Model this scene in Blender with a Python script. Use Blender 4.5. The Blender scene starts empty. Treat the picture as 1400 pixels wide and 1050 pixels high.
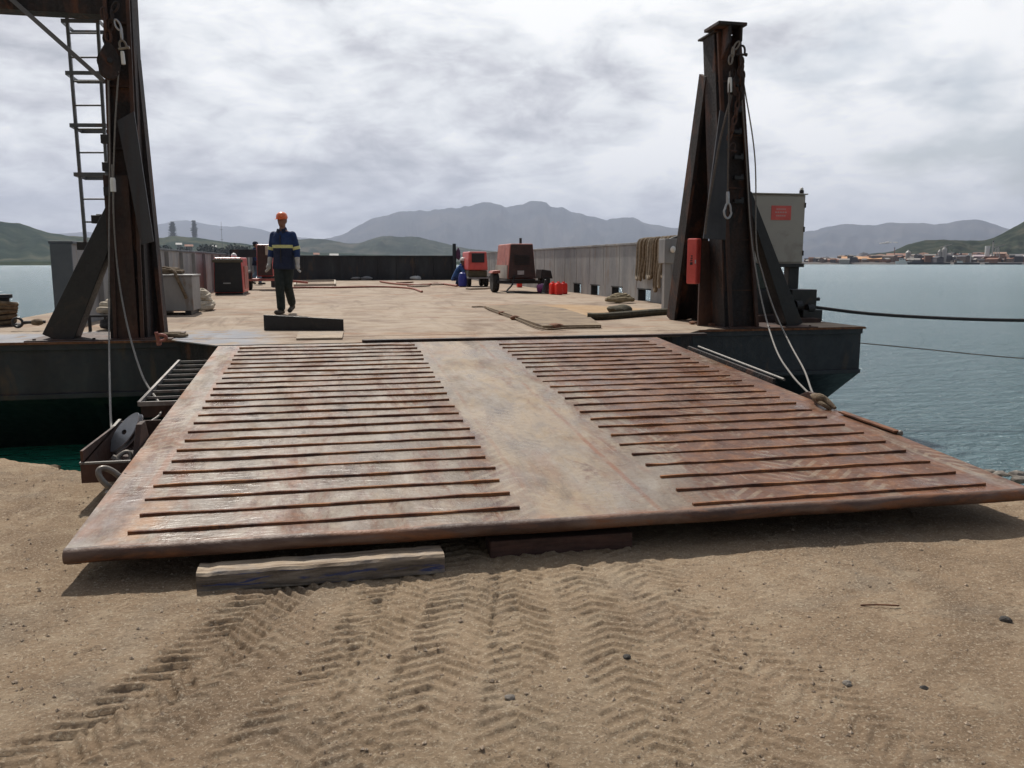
import bpy, bmesh, math, random
import numpy as np
from mathutils import Vector, Matrix
R = math.radians
S = bpy.context.scene
random.seed(7)

# ------------------------------------------------------------------ camera
F, H = 1130.0, 1.6
PITCH = math.atan(166.5 / F); YAW = R(12.394)
cd = bpy.data.cameras.new('camera'); cam = bpy.data.objects.new('camera', cd)
S.collection.objects.link(cam); S.camera = cam
cam.location = (0, 0, H); cam.rotation_euler = (math.pi/2 - PITCH, 0, -YAW)
cd.sensor_fit = 'HORIZONTAL'; cd.sensor_width = 36; cd.lens = 36*F/1400
cd.clip_start = .05; cd.clip_end = 60000

# ------------------------------------------------------------------ light
SUN_EL, SUN_AZ = R(50), R(-9)           # behind the barge, a little to the left
sdir = Vector((math.sin(SUN_AZ)*math.cos(SUN_EL), math.cos(SUN_AZ)*math.cos(SUN_EL), math.sin(SUN_EL)))
ld = bpy.data.lights.new('sun', 'SUN'); lo = bpy.data.objects.new('sun', ld); S.collection.objects.link(lo)
ld.energy = 4.7; ld.angle = R(1.6); ld.color = (1, .95, .87)
lo.rotation_euler = sdir.to_track_quat('Z', 'Y').to_euler(); lo.location = (0, 0, 50)
S.view_settings.view_transform = 'Standard'; S.view_settings.look = 'None'
S.view_settings.exposure = 0; S.view_settings.gamma = 1
S.render.film_transparent = False
W = bpy.data.worlds.new('World'); S.world = W; W.use_nodes = True
def world():
    nt = W.node_tree; N = nt.nodes; L = nt.links; N.clear()
    out = N.new('ShaderNodeOutputWorld')
    def mth(op, a, b=None, clamp=False):
        n = N.new('ShaderNodeMath'); n.operation = op; n.use_clamp = clamp
        for i, v in enumerate((a, b)):
            if v is None: continue
            if isinstance(v, (int, float)): n.inputs[i].default_value = v
            else: L.new(v, n.inputs[i])
        return n.outputs[0]
    tc = N.new('ShaderNodeTexCoord'); sep = N.new('ShaderNodeSeparateXYZ'); L.new(tc.outputs['Generated'], sep.inputs[0])
    x, y, z = sep.outputs
    zz = mth('ADD', mth('MAXIMUM', z, 0.0), 0.34)
    u = mth('DIVIDE', x, zz); v = mth('DIVIDE', y, zz)
    cmb = N.new('ShaderNodeCombineXYZ'); L.new(u, cmb.inputs[0]); L.new(v, cmb.inputs[1]); L.new(mth('MULTIPLY', z, 2.0), cmb.inputs[2])
    def noise(scale, detail, rough, dist=0.0, off=0.0):
        mp = N.new('ShaderNodeMapping'); mp.inputs['Location'].default_value = (off, off*.7, off*.3); L.new(cmb.outputs[0], mp.inputs[0])
        n = N.new('ShaderNodeTexNoise'); n.inputs['Scale'].default_value = scale; n.inputs['Detail'].default_value = detail
        n.inputs['Roughness'].default_value = rough; n.inputs['Distortion'].default_value = dist
        L.new(mp.outputs[0], n.inputs['Vector']); return n.outputs['Fac']
    big = noise(1.15, 4, .55, .4, 3.1); mid = noise(2.7, 6, .58, .6, 8.4); fine = noise(8, 4, .6, .4, 1.7)
    vw = N.new('ShaderNodeTexNoise'); vw.inputs['Scale'].default_value = 3.0; vw.inputs['Detail'].default_value = 3; L.new(cmb.outputs[0], vw.inputs['Vector'])
    va = N.new('ShaderNodeVectorMath'); va.operation = 'MULTIPLY_ADD'; L.new(vw.outputs['Color'], va.inputs[0]); va.inputs[1].default_value = (.45, .45, .45); L.new(cmb.outputs[0], va.inputs[2])
    vo = N.new('ShaderNodeTexVoronoi'); vo.feature = 'F1'; vo.inputs['Scale'].default_value = 4.2; L.new(va.outputs[0], vo.inputs['Vector'])
    puff = mth('SUBTRACT', .5, vo.outputs['Distance'])
    m = mth('ADD', mth('ADD', mth('MULTIPLY', big, .62), mth('MULTIPLY', mid, .46)), mth('ADD', mth('MULTIPLY', fine, .26), mth('MULTIPLY', puff, .12)))
    # the darker bank of cloud lies to the left, the thin bright cloud high and to the right
    az = mth('ARCTAN2', x, y)
    bias = mth('MULTIPLY', mth('SUBTRACT', az, .28), .085)
    bias = mth('MAXIMUM', mth('MINIMUM', bias, .045), -.055)
    hb = mth('MULTIPLY', mth('SUBTRACT', z, .16), .20)
    hb = mth('MAXIMUM', mth('MINIMUM', hb, .05), -.02)
    m = mth('ADD', m, mth('ADD', bias, hb))
    cr = N.new('ShaderNodeValToRGB'); L.new(m, cr.inputs[0]); e = cr.color_ramp.elements
    e[0].position = .50; e[0].color = (.33, .345, .385, 1)
    e[1].position = .77; e[1].color = (1.10, 1.10, 1.09, 1)
    for p_, c_ in ((.56, (.47, .485, .52, 1)), (.62, (.66, .665, .70, 1)), (.68, (.86, .88, .895, 1))):
        k = e.new(p_); k.color = c_
    sky = N.new('ShaderNodeTexSky'); sky.sky_type = 'NISHITA'; sky.sun_disc = False
    sky.sun_elevation = SUN_EL; sky.sun_rotation = SUN_AZ; sky.air_density = 1.2; sky.dust_density = 2.0
    b1 = N.new('ShaderNodeBackground'); L.new(sky.outputs[0], b1.inputs[0]); b1.inputs[1].default_value = .085
    # unseen sky overhead and behind dimmed to weaken fill; bright cloud towards the sun
    f1 = N.new('ShaderNodeMapRange'); L.new(y, f1.inputs[0]); f1.inputs[1].default_value = -.5; f1.inputs[2].default_value = .75; f1.inputs[3].default_value = .34; f1.inputs[4].default_value = 1.0
    f2 = N.new('ShaderNodeMapRange'); L.new(z, f2.inputs[0]); f2.inputs[1].default_value = .40; f2.inputs[2].default_value = .9; f2.inputs[3].default_value = 1.0; f2.inputs[4].default_value = .72
    b2 = N.new('ShaderNodeBackground'); L.new(cr.outputs[0], b2.inputs[0]); L.new(mth('MULTIPLY', mth('MULTIPLY', f1.outputs[0], f2.outputs[0]), 1.05), b2.inputs[1])
    # cover: nearly closed; small blue gaps where a slow noise peaks
    cov = mth('ADD', noise(1.4, 5, .55, .2, 12.3), mth('MULTIPLY', mth('MAXIMUM', mth('SUBTRACT', az, .55), 0.0), .45))
    cf = N.new('ShaderNodeMapRange'); L.new(cov, cf.inputs[0]); cf.inputs[1].default_value = .60; cf.inputs[2].default_value = .72
    cf.inputs[3].default_value = 1.0; cf.inputs[4].default_value = .35
    mx = N.new('ShaderNodeMixShader'); L.new(cf.outputs[0], mx.inputs[0]); L.new(b1.outputs[0], mx.inputs[1]); L.new(b2.outputs[0], mx.inputs[2])
    L.new(mx.outputs[0], out.inputs[0])
world()

# ------------------------------------------------------------------ view rays -> real positions
fwv = Vector((math.sin(YAW)*math.cos(PITCH), math.cos(YAW)*math.cos(PITCH), -math.sin(PITCH)))
rtv = Vector((math.cos(YAW), -math.sin(YAW), 0)); upv = rtv.cross(fwv)
def ray(px, py): return fwv*F + rtv*(px-700) + upv*(525-py)
CP = Vector((0, 0, H))
def gz(px, py, z=.695): r = ray(px, py); return CP + r*((z-H)/r.z)
def gy(px, py, Y): r = ray(px, py); return CP + r*(Y/r.y)
def gx(px, py, X): r = ray(px, py); return CP + r*(X/r.x)
RA = math.atan((.69-.3125)/(9.45-3.85))
RN = Vector((0, -math.sin(RA), math.cos(RA))); RD = RN.dot(Vector((0, 9.45, .69)))
def gr(px, py, h=0): r = ray(px, py); return CP + r*((RD+h-RN.dot(CP))/RN.dot(r))
def far(px, D, z=0.0):     # point at horizontal distance D in the direction of column px
    r = ray(px, 358.5); r.z = 0; r.normalize(); return Vector((r.x*D, r.y*D, z))
def zat(py, D): return H + (358.5-py)/1142.0*D

# ------------------------------------------------------------------ numpy noise
def _h(ix, iy, s):
    n = (ix.astype(np.int64)*374761393 + iy.astype(np.int64)*668265263 + s*974634777) & 0xffffffff
    n = ((n ^ (n >> 13))*1274126177) & 0xffffffff
    return ((n ^ (n >> 16)) & 0xffff)/65535.0
def vn(x, y, s=0):
    ix = np.floor(x); iy = np.floor(y); fx = x-ix; fy = y-iy
    fx = fx*fx*(3-2*fx); fy = fy*fy*(3-2*fy)
    a = _h(ix, iy, s); b = _h(ix+1, iy, s); c = _h(ix, iy+1, s); d = _h(ix+1, iy+1, s)
    return (a*(1-fx)+b*fx)*(1-fy) + (c*(1-fx)+d*fx)*fy
def fbm(x, y, o=4, s=0, g=.5):
    t = 0; a = 1; n = 0
    for i in range(o):
        t = t + a*vn(x*2**i+17.3*i, y*2**i+9.1*i, s+i); n += a; a *= g
    return t/n
def sst(a, b, x): t = np.clip((x-a)/(b-a), 0, 1); return t*t*(3-2*t)

# ------------------------------------------------------------------ materials
MATS = {}
def mat(name, cols, scale=3.0, rough=.7, metal=0.0, bump=.15, bscale=None, stretch=(1, 1, 1), detail=8, spots=None, sp_scale=2.0, sp_rng=(.55, .7), coat=0, dist=.4, rvar=.12, sp_stretch=None, bdist=.02):
    m = bpy.data.materials.new(name); m.use_nodes = True; nt = m.node_tree; N = nt.nodes; L = nt.links
    b = N['Principled BSDF']; tc = N.new('ShaderNodeTexCoord')
    def noi(sc, st, det=8, off=0, ds=dist):
        mp = N.new('ShaderNodeMapping'); mp.inputs['Scale'].default_value = st; mp.inputs['Location'].default_value = (off, off*1.3, off*.7)
        L.new(tc.outputs['Object'], mp.inputs[0])
        n = N.new('ShaderNodeTexNoise'); n.inputs['Scale'].default_value = sc; n.inputs['Detail'].default_value = det
        n.inputs['Roughness'].default_value = .6; n.inputs['Distortion'].default_value = ds
        L.new(mp.outputs[0], n.inputs['Vector']); return n.outputs['Fac']
    n1 = noi(scale, stretch, detail)
    cr = N.new('ShaderNodeValToRGB'); L.new(n1, cr.inputs[0]); e = cr.color_ramp.elements
    k = len(cols); e[0].position = .33; e[0].color = (*cols[0], 1); e[1].position = .67; e[1].color = (*cols[-1], 1)
    for i in range(1, k-1):
        q = e.new(.33+.34*i/(k-1)); q.color = (*cols[i], 1)
    col = cr.outputs[0]
    if spots:
        n2 = noi(sp_scale, sp_stretch or stretch, 9, 5.3, .8)
        mr = N.new('ShaderNodeMapRange'); L.new(n2, mr.inputs[0]); mr.inputs[1].default_value = sp_rng[0]; mr.inputs[2].default_value = sp_rng[1]
        mx = N.new('ShaderNodeMix'); mx.data_type = 'RGBA'; L.new(mr.outputs[0], mx.inputs[0]); L.new(col, mx.inputs[6]); mx.inputs[7].default_value = (*spots, 1)
        col = mx.outputs[2]
    L.new(col, b.inputs['Base Color'])
    n3 = noi(bscale or scale*6, (1, 1, 1), 6, 2.1, .1)
    mr = N.new('ShaderNodeMapRange'); L.new(n3, mr.inputs[0]); mr.inputs[1].default_value = .3; mr.inputs[2].default_value = .7
    mr.inputs[3].default_value = max(.03, rough-rvar); mr.inputs[4].default_value = min(1, rough+rvar); L.new(mr.outputs[0], b.inputs['Roughness'])
    b.inputs['Metallic'].default_value = metal; b.inputs['Coat Weight'].default_value = coat
    if bump:
        bp = N.new('ShaderNodeBump'); bp.inputs['Strength'].default_value = bump; bp.inputs['Distance'].default_value = bdist
        L.new(n3, bp.inputs['Height']); L.new(bp.outputs[0], b.inputs['Normal'])
    MATS[name] = m; return m
black_rust = mat('black rusted steel', [(.010, .008, .009), (.018, .012, .011), (.050, .023, .015)], 5, .75, .0, .5, spots=(.095, .036, .018), sp_scale=3.2, sp_rng=(.55, .66), stretch=(1, 1, .35))
brown_rust = mat('brown rusted steel', [(.022, .012, .010), (.048, .022, .015), (.095, .040, .023)], 3, .7, .1, .3, spots=(.02, .018, .02), sp_scale=1.6, stretch=(1, 1, .3))
rust = mat('rust', [(.10, .036, .016), (.19, .075, .032), (.07, .03, .02)], 6, .85, 0, .4, spots=(.26, .11, .05), sp_scale=5)
navy = mat('dark hull paint', [(.008, .010, .015), (.014, .018, .025), (.028, .032, .038)], 2.5, .5, .0, .25, spots=(.075, .042, .024), sp_scale=1.6, sp_rng=(.58, .70), stretch=(1, 1, .3))
navy2 = mat('dark boot paint', [(.006, .010, .012), (.014, .018, .02)], 2, .5, 0, .15, spots=(.03, .04, .03), sp_scale=2)
greypaint = mat('weathered grey bulwark paint', [(.17, .175, .185), (.24, .24, .245), (.31, .305, .295)], 1.5, .6, 0, .12, spots=(.20, .14, .10), sp_scale=2.2, sp_rng=(.56, .75), stretch=(1.5, 1.5, .4))
bluegrey = mat('blue grey paint', [(.055, .075, .095), (.09, .11, .13)], 2, .5, 0, .1, spots=(.15, .08, .05), sp_scale=3, sp_rng=(.65, .75))
cabinet = mat('cabinet beige paint', [(.34, .305, .265), (.41, .37, .32)], 1.6, .5, 0, .05, spots=(.20, .16, .125), sp_scale=1.7, sp_rng=(.55, .8))
lightsteel = mat('galvanised steel', [(.32, .32, .33), (.45, .45, .46)], 14, .4, .5, .1)
wiregrey = mat('grey wire rope', [(.13, .12, .11), (.23, .21, .19)], 60, .55, .3, .5, bscale=300, bdist=.004)
wiredark = mat('greasy wire rope', [(.06, .05, .045), (.13, .10, .08)], 60, .6, .3, .5, bscale=300, bdist=.004)
redpaint = mat('red paint', [(.52, .055, .045), (.70, .10, .08)], 3, .38, 0, .04, coat=.2)
redbright = mat('red plastic', [(.62, .02, .015), (.75, .035, .02)], 8, .35, 0, .02)
redold = mat('faded dirty red paint', [(.32, .08, .06), (.46, .16, .12)], 3, .55, 0, .08, spots=(.13, .06, .05), sp_scale=3, sp_rng=(.52, .7))
shadedredpanel = mat('shaded red panel', [(.025, .013, .011), (.06, .024, .019)], 5, .6, 0, .1, spots=(.03, .02, .018), sp_scale=3)  # shade of the machine fronts painted into the red; louvres share it
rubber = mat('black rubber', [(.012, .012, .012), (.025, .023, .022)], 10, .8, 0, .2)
blackm = mat('black steel paint', [(.007, .007, .008), (.015, .014, .015)], 6, .5, .0, .1, spots=(.05, .03, .02), sp_scale=3, sp_rng=(.6, .8))
rope_brown = mat('brown fibre rope', [(.10, .065, .035), (.22, .16, .10)], 18, .9, 0, .6, bscale=120)
rope_pale = mat('pale fibre rope', [(.34, .29, .22), (.52, .46, .37)], 12, .9, 0, .6, bscale=120)
rope_dark = mat('dark fibre rope', [(.02, .02, .022), (.05, .045, .045)], 20, .85, 0, .5, bscale=120)
timberm = mat('weathered timber', [(.17, .12, .08), (.33, .25, .175), (.47, .375, .27)], 3.5, .85, 0, .35, stretch=(1, 14, 14), spots=(.16, .14, .13), sp_scale=2.5, sp_rng=(.5, .68), sp_stretch=(2, 5, 5))
timberface = mat('painted timber face', [(.065, .052, .043), (.15, .125, .10), (.26, .225, .185)], 4, .85, 0, .6, stretch=(1, 1, 9), spots=(.04, .055, .15), sp_scale=4, sp_rng=(.54, .62))
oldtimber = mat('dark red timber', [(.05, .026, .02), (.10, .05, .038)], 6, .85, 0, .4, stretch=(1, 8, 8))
plankm = mat('pale plank', [(.38, .32, .25), (.50, .43, .34)], 4, .85, 0, .2, stretch=(1, 8, 8))
whitem = mat('white paint', [(.62, .62, .6), (.75, .75, .73)], 5, .5, 0, .05)
clothblue = mat('blue work cloth', [(.007, .022, .080), (.014, .040, .135)], 9, .9, 0, .5, bscale=22, bdist=.03)
clothnavy = mat('navy work cloth', [(.008, .013, .036), (.014, .022, .055)], 9, .9, 0, .4, bscale=22, bdist=.03)
clothgreen = mat('dark green trousers', [(.010, .016, .016), (.020, .028, .025)], 9, .9, 0, .6, bscale=18, bdist=.03)
clothjean = mat('faded denim', [(.10, .16, .24), (.16, .22, .30)], 9, .9, 0, .4, bscale=30)
hivis = mat('yellow reflective tape', [(.50, .52, .20), (.66, .66, .32)], 20, .4, 0, .05)
glovem = mat('grey work glove', [(.36, .35, .34), (.50, .48, .45)], 16, .9, 0, .4)
skin = mat('skin', [(.17, .085, .055), (.24, .125, .085)], 8, .55, 0, .1)
hairm = mat('hair', [(.015, .01, .008), (.03, .02, .015)], 30, .7, 0, .3)
orange = mat('orange helmet plastic', [(.68, .13, .03), (.78, .17, .045)], 6, .3, 0, .0, coat=.3)
bootm = mat('dusty boot leather', [(.02, .015, .012), (.09, .07, .05)], 8, .8, 0, .2)
bluedrum = mat('blue plastic', [(.015, .025, .22), (.03, .045, .33)], 5, .4, 0, .02)
purple = mat('purple plastic', [(.14, .02, .12), (.2, .035, .17)], 8, .5, 0, .05)
concrete_far = mat('pale concrete', [(.36, .35, .34), (.5, .49, .47)], .05, .9, 0, 0)
orange_roof = mat('orange sheet roof', [(.44, .21, .085), (.54, .28, .12)], .08, .7, 0, 0)
brick_far = mat('rust red shed', [(.20, .09, .065), (.32, .16, .11)], .06, .9, 0, 0)
ore = mat('ore stockpile', [(.23, .135, .10), (.33, .20, .14)], .05, .95, 0, 0)
dark_far = mat('dark shed', [(.05, .05, .065), (.10, .095, .11)], .05, .8, 0, 0)
silver_far = mat('pale silo', [(.3, .29, .28), (.42, .41, .39)], .1, .5, .1, 0)
foliage = mat('pine needles', [(.03, .042, .038), (.06, .075, .062)], 1.2, .9, 0, .0)
barkm = mat('bark', [(.05, .04, .03), (.1, .08, .06)], 3, .9, 0, .2)
stone = mat('grey stone', [(.13, .115, .10), (.26, .23, .195)], 14, .9, 0, .3)
darkstone = mat('dark stone', [(.03, .028, .026), (.07, .06, .052)], 14, .9, 0, .3)

def nodes_of(m):
    nt = m.node_tree; return nt, nt.nodes, nt.links, nt.nodes['Principled BSDF']
def tool(N, L):
    def mth(op, a, b=None, c=None, clamp=False):
        n = N.new('ShaderNodeMath'); n.operation = op; n.use_clamp = clamp
        for i, v in enumerate((a, b, c)):
            if v is None: continue
            if isinstance(v, (int, float)): n.inputs[i].default_value = v
            else: L.new(v, n.inputs[i])
        return n.outputs[0]
    def noi(src, sc, st=(1, 1, 1), det=8, ro=.6, ds=.3, off=0):
        mp = N.new('ShaderNodeMapping'); mp.inputs['Scale'].default_value = st; mp.inputs['Location'].default_value = (off, off*1.3, off*.7); L.new(src, mp.inputs[0])
        n = N.new('ShaderNodeTexNoise'); n.inputs['Scale'].default_value = sc; n.inputs['Detail'].default_value = det
        n.inputs['Roughness'].default_value = ro; n.inputs['Distortion'].default_value = ds; L.new(mp.outputs[0], n.inputs['Vector']); return n.outputs['Fac']
    def rng(v, a, b, c=0., d=1., smooth=True):
        n = N.new('ShaderNodeMapRange'); n.interpolation_type = 'SMOOTHSTEP' if smooth else 'LINEAR'
        L.new(v, n.inputs[0])
        for i, q in enumerate((a, b, c, d)): n.inputs[i+1].default_value = q
        return n.outputs[0]
    def mix(f, a, b):
        n = N.new('ShaderNodeMix'); n.data_type = 'RGBA'
        if isinstance(f, (int, float)): n.inputs[0].default_value = f
        else: L.new(f, n.inputs[0])
        for i, v in ((6, a), (7, b)):
            if isinstance(v, tuple): n.inputs[i].default_value = (*v, 1)
            else: L.new(v, n.inputs[i])
        return n.outputs[2]
    def ramp(f, st):
        cr = N.new('ShaderNodeValToRGB'); L.new(f, cr.inputs[0]); e = cr.color_ramp.elements
        e[0].position, c0 = st[0]; e[0].color = (*c0, 1); e[1].position, c1 = st[-1]; e[1].color = (*c1, 1)
        for p_, c_ in st[1:-1]:
            q = e.new(p_); q.color = (*c_, 1)
        return cr.outputs[0]
    return mth, noi, rng, mix, ramp

def ramp_plate_mat():
    m = bpy.data.materials.new('worn ramp plate'); m.use_nodes = True; nt, N, L, b = nodes_of(m); mth, noi, rng, mix, ramp = tool(N, L)
    o = N.new('ShaderNodeTexCoord').outputs['Object']; sep = N.new('ShaderNodeSeparateXYZ'); L.new(o, sep.inputs[0]); X, Y, Z = sep.outputs
    base = ramp(noi(o, 2.2, (1.8, .7, 1), 12, .72, .3), [(.32, (.098, .070, .052)), (.44, (.155, .116, .086)), (.53, (.205, .160, .120)), (.66, (.275, .232, .188))])
    # sand ground into the plate, most of it on the middle lane
    mid = mth('MULTIPLY', rng(X, .85, 1.08, 0, 1), mth('SUBTRACT', 1.0, rng(X, 1.6, 1.95, 0, 1)))
    sand = mth('ADD', noi(o, 1.6, (1.5, .5, 1), 11, .74, .3, 40), mth('MULTIPLY', mid, .10)); sand = mth('SUBTRACT', sand, rng(X, 1.7, 2.6, 0, .10))
    col = mix(rng(sand, .50, .70, 0, .85), base, (.30, .218, .138))
    rustc = ramp(noi(o, 6, (1, 1, 1), 9, .7, .5, 3), [(.3, (.052, .021, .013)), (.5, (.120, .046, .023)), (.7, (.23, .095, .038))])
    st = noi(o, 1.3, (2.4, .5, 1), 12, .76, .6, 7); fine = noi(o, 14, (1.5, .6, 1), 8, .75, .3, 2)
    lanes = mth('MULTIPLY', mth('SINE', mth('ADD', mth('MULTIPLY', X, 7.3), mth('MULTIPLY', st, 5.0))), .03)
    s = mth('ADD', mth('ADD', st, rng(X, 1.6, 2.5, 0, .145)), mth('ADD', mth('MULTIPLY', fine, .20), lanes)); s = mth('SUBTRACT', s, mth('MULTIPLY', mid, .075))
    col = mix(rng(noi(o, 2.6, (1.6, .6, 1), 10, .75, .5, 81), .48, .66, 0, .55), col, (.20, .105, .062))
    col = mix(rng(s, .57, .70, 0, .92), col, rustc)
    # scrapes and tyre marks along the driving direction
    scr = noi(o, 30, (2.2, .05, 1), 5, .7, .0, 44); col = mix(mth('MULTIPLY', rng(scr, .58, .70, 0, .5), rng(noi(o, 1.1, (1, 1, 1), 4, .6, .3, 51), .42, .6)), col, (.36, .31, .26))
    scr2 = noi(o, 22, (2.0, .06, 1), 5, .7, .0, 64); col = mix(rng(scr2, .60, .72, 0, .5), col, (.06, .04, .032))
    tr = mth('ADD', mth('MULTIPLY', mth('ABSOLUTE', mth('SUBTRACT', mth('FRACT', mth('MULTIPLY', X, 1.45)), .5)), .6), Y); tm = mth('SINE', mth('MULTIPLY', tr, 62))
    col = mix(mth('MULTIPLY', mth('MULTIPLY', rng(tm, .1, .7), rng(noi(o, 1.8, (1.6, .8, 1), 6, .65, .4, 71), .50, .62)), .42), col, (.33, .265, .19))
    # weld seams along the edges of the middle lane
    def line(x0, w):
        wob = mth('ADD', X, mth('MULTIPLY', mth('SUBTRACT', noi(o, 1.5, (1, 1, 1), 3), .5), .03))
        return rng(mth('ABSOLUTE', mth('SUBTRACT', wob, x0)), w*.3, w, 1, 0)
    ln = mth('MULTIPLY', mth('MAXIMUM', mth('MULTIPLY', line(1.03, .022), .5), mth('MAXIMUM', line(1.66, .025), line(-.99, .03))), rng(noi(o, 3, (1, .5, 1), 4, .6, 0, 4), .38, .62))
    col = mix(mth('MULTIPLY', ln, .85), col, (.20, .075, .030))
    # orange rust around the front left end of the bars and the outer edges
    edge = mth('MAXIMUM', rng(X, -1.19, -1.08, 1, 0), rng(Y, 3.86, 4.02, 1, 0))
    eo = mth('MULTIPLY', edge, rng(noi(o, 4, (1, .6, 1), 6, .6, .4, 9), .40, .62))
    col = mix(mth('MULTIPLY', eo, .8), col, (.26, .10, .038))
    corner = mth('MULTIPLY', rng(X, -1.1, -.95, 0, 1), mth('MULTIPLY', rng(X, -.78, -.9, 0, 1), rng(Y, 4.2, 5.0, 1, 0)))
    col = mix(mth('MULTIPLY', mth('MULTIPLY', corner, rng(noi(o, 6, (1, 1, 1), 5), .38, .6)), .75), col, (.33, .15, .05))
    # bluish bare steel bands
    bl = mth('MULTIPLY', rng(noi(o, 1.3, (1.4, .6, 1), 6, .6, .3, 13), .50, .68), mth('ADD', .35, rng(X, -.95, -1.05, 0, .5)))
    col = mix(mth('MULTIPLY', bl, .6), col, (.19, .185, .195))
    dk = rng(noi(o, 1.6, (1, .7, 1), 5, .6, .6, 21), .62, .74, 0, .45)
    col = mix(dk, col, (.13, .09, .085))
    spk = rng(noi(o, 38, (1, .8, 1), 6, .75, 0, 31), .56, .68, 0, .6)
    col = mix(spk, col, (.10, .055, .038))
    col = mix(rng(noi(o, 30, (1, .8, 1), 6, .75, 0, 91), .57, .68, 0, .45), col, (.40, .33, .25))
    L.new(col, b.inputs['Base Color'])
    L.new(rng(noi(o, 2.5, (1, .5, 1), 9, .7, .3, 17), .35, .65, .24, .74), b.inputs['Roughness'])
    b.inputs['Metallic'].default_value = .0; b.inputs['Specular IOR Level'].default_value = .3
    bp = N.new('ShaderNodeBump'); bp.inputs['Strength'].default_value = .5; bp.inputs['Distance'].default_value = .012
    wv = mth('ADD', noi(o, 9, (.8, 2.2, 1), 6, .55, .8, 6), mth('MULTIPLY', noi(o, 60, (1, 1, 1), 4, .6, 0, 8), .25))
    L.new(wv, bp.inputs['Height']); L.new(bp.outputs[0], b.inputs['Normal'])
    return m
ramp_mat = ramp_plate_mat()
def deck_matf():
    m = bpy.data.materials.new('dusty deck plate'); m.use_nodes = True; nt, N, L, b = nodes_of(m); mth, noi, rng, mix, ramp = tool(N, L)
    o = N.new('ShaderNodeTexCoord').outputs['Object']; sep = N.new('ShaderNodeSeparateXYZ'); L.new(o, sep.inputs[0]); X, Y, Z = sep.outputs
    col = ramp(noi(o, 1.0, (1, .7, 1), 12, .70, .6), [(.32, (.185, .130, .095)), (.44, (.265, .200, .148)), (.55, (.345, .272, .205)), (.70, (.29, .23, .175))])
    r1 = rng(noi(o, .55, (.8, 1.3, 1), 9, .68, 1.0, 5), .535, .68, 0, .75); col = mix(r1, col, (.27, .14, .075))
    r2 = mth('MULTIPLY', rng(noi(o, 1.6, (1, 1, 1), 6, .6, .6, 15), .56, .70), .6); col = mix(r2, col, (.21, .12, .08))
    # blue grey paint left of the ramp, worn through
    bx = mth('MULTIPLY', rng(mth('ADD', X, mth('MULTIPLY', noi(o, 2.4, (1, 1, 1), 5), .9)), -.15, -.55), rng(mth('ADD', Y, mth('MULTIPLY', noi(o, 2.2, (1, 1, 1), 5, .6, .3, 3), 1.2)), 12.6, 12.0))
    bf = mth('MULTIPLY', bx, rng(noi(o, 3, (1, 1, 1), 6, .65, .3, 8), .36, .52)); col = mix(mth('MULTIPLY', bf, .85), col, (.27, .285, .32))
    # orange sand spill at the right
    e1 = mth('ADD', mth('POWER', mth('DIVIDE', mth('SUBTRACT', X, 4.7), 1.5), 2.0), mth('POWER', mth('DIVIDE', mth('SUBTRACT', Y, 15.3), 2.3), 2.0))
    e1 = mth('ADD', e1, mth('MULTIPLY', noi(o, 1.2, (1, 1, 1), 5, .6, .3, 4), 1.1)); col = mix(rng(e1, 1.7, 1.0, 0, .55), col, (.40, .24, .10))
    sp = rng(noi(o, 5, (1, .7, 1), 7, .7, .2, 22), .60, .72, 0, .5); col = mix(sp, col, (.15, .12, .105))
    col = mix(rng(noi(o, .9, (2.5, .3, 1), 9, .72, .5, 33), .54, .66, 0, .5), col, (.14, .095, .065))
    L.new(col, b.inputs['Base Color']); L.new(rng(noi(o, 3, (1, 1, 1), 6, .6, .2, 2), .3, .7, .75, 1.0), b.inputs['Roughness']); b.inputs['Specular IOR Level'].default_value = .25
    bp = N.new('ShaderNodeBump'); bp.inputs['Strength'].default_value = .5; bp.inputs['Distance'].default_value = .02
    L.new(noi(o, 5, (1, 1, 1), 8, .6, .2, 3), bp.inputs['Height']); L.new(bp.outputs[0], b.inputs['Normal']); return m
deck_mat = deck_matf()
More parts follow.
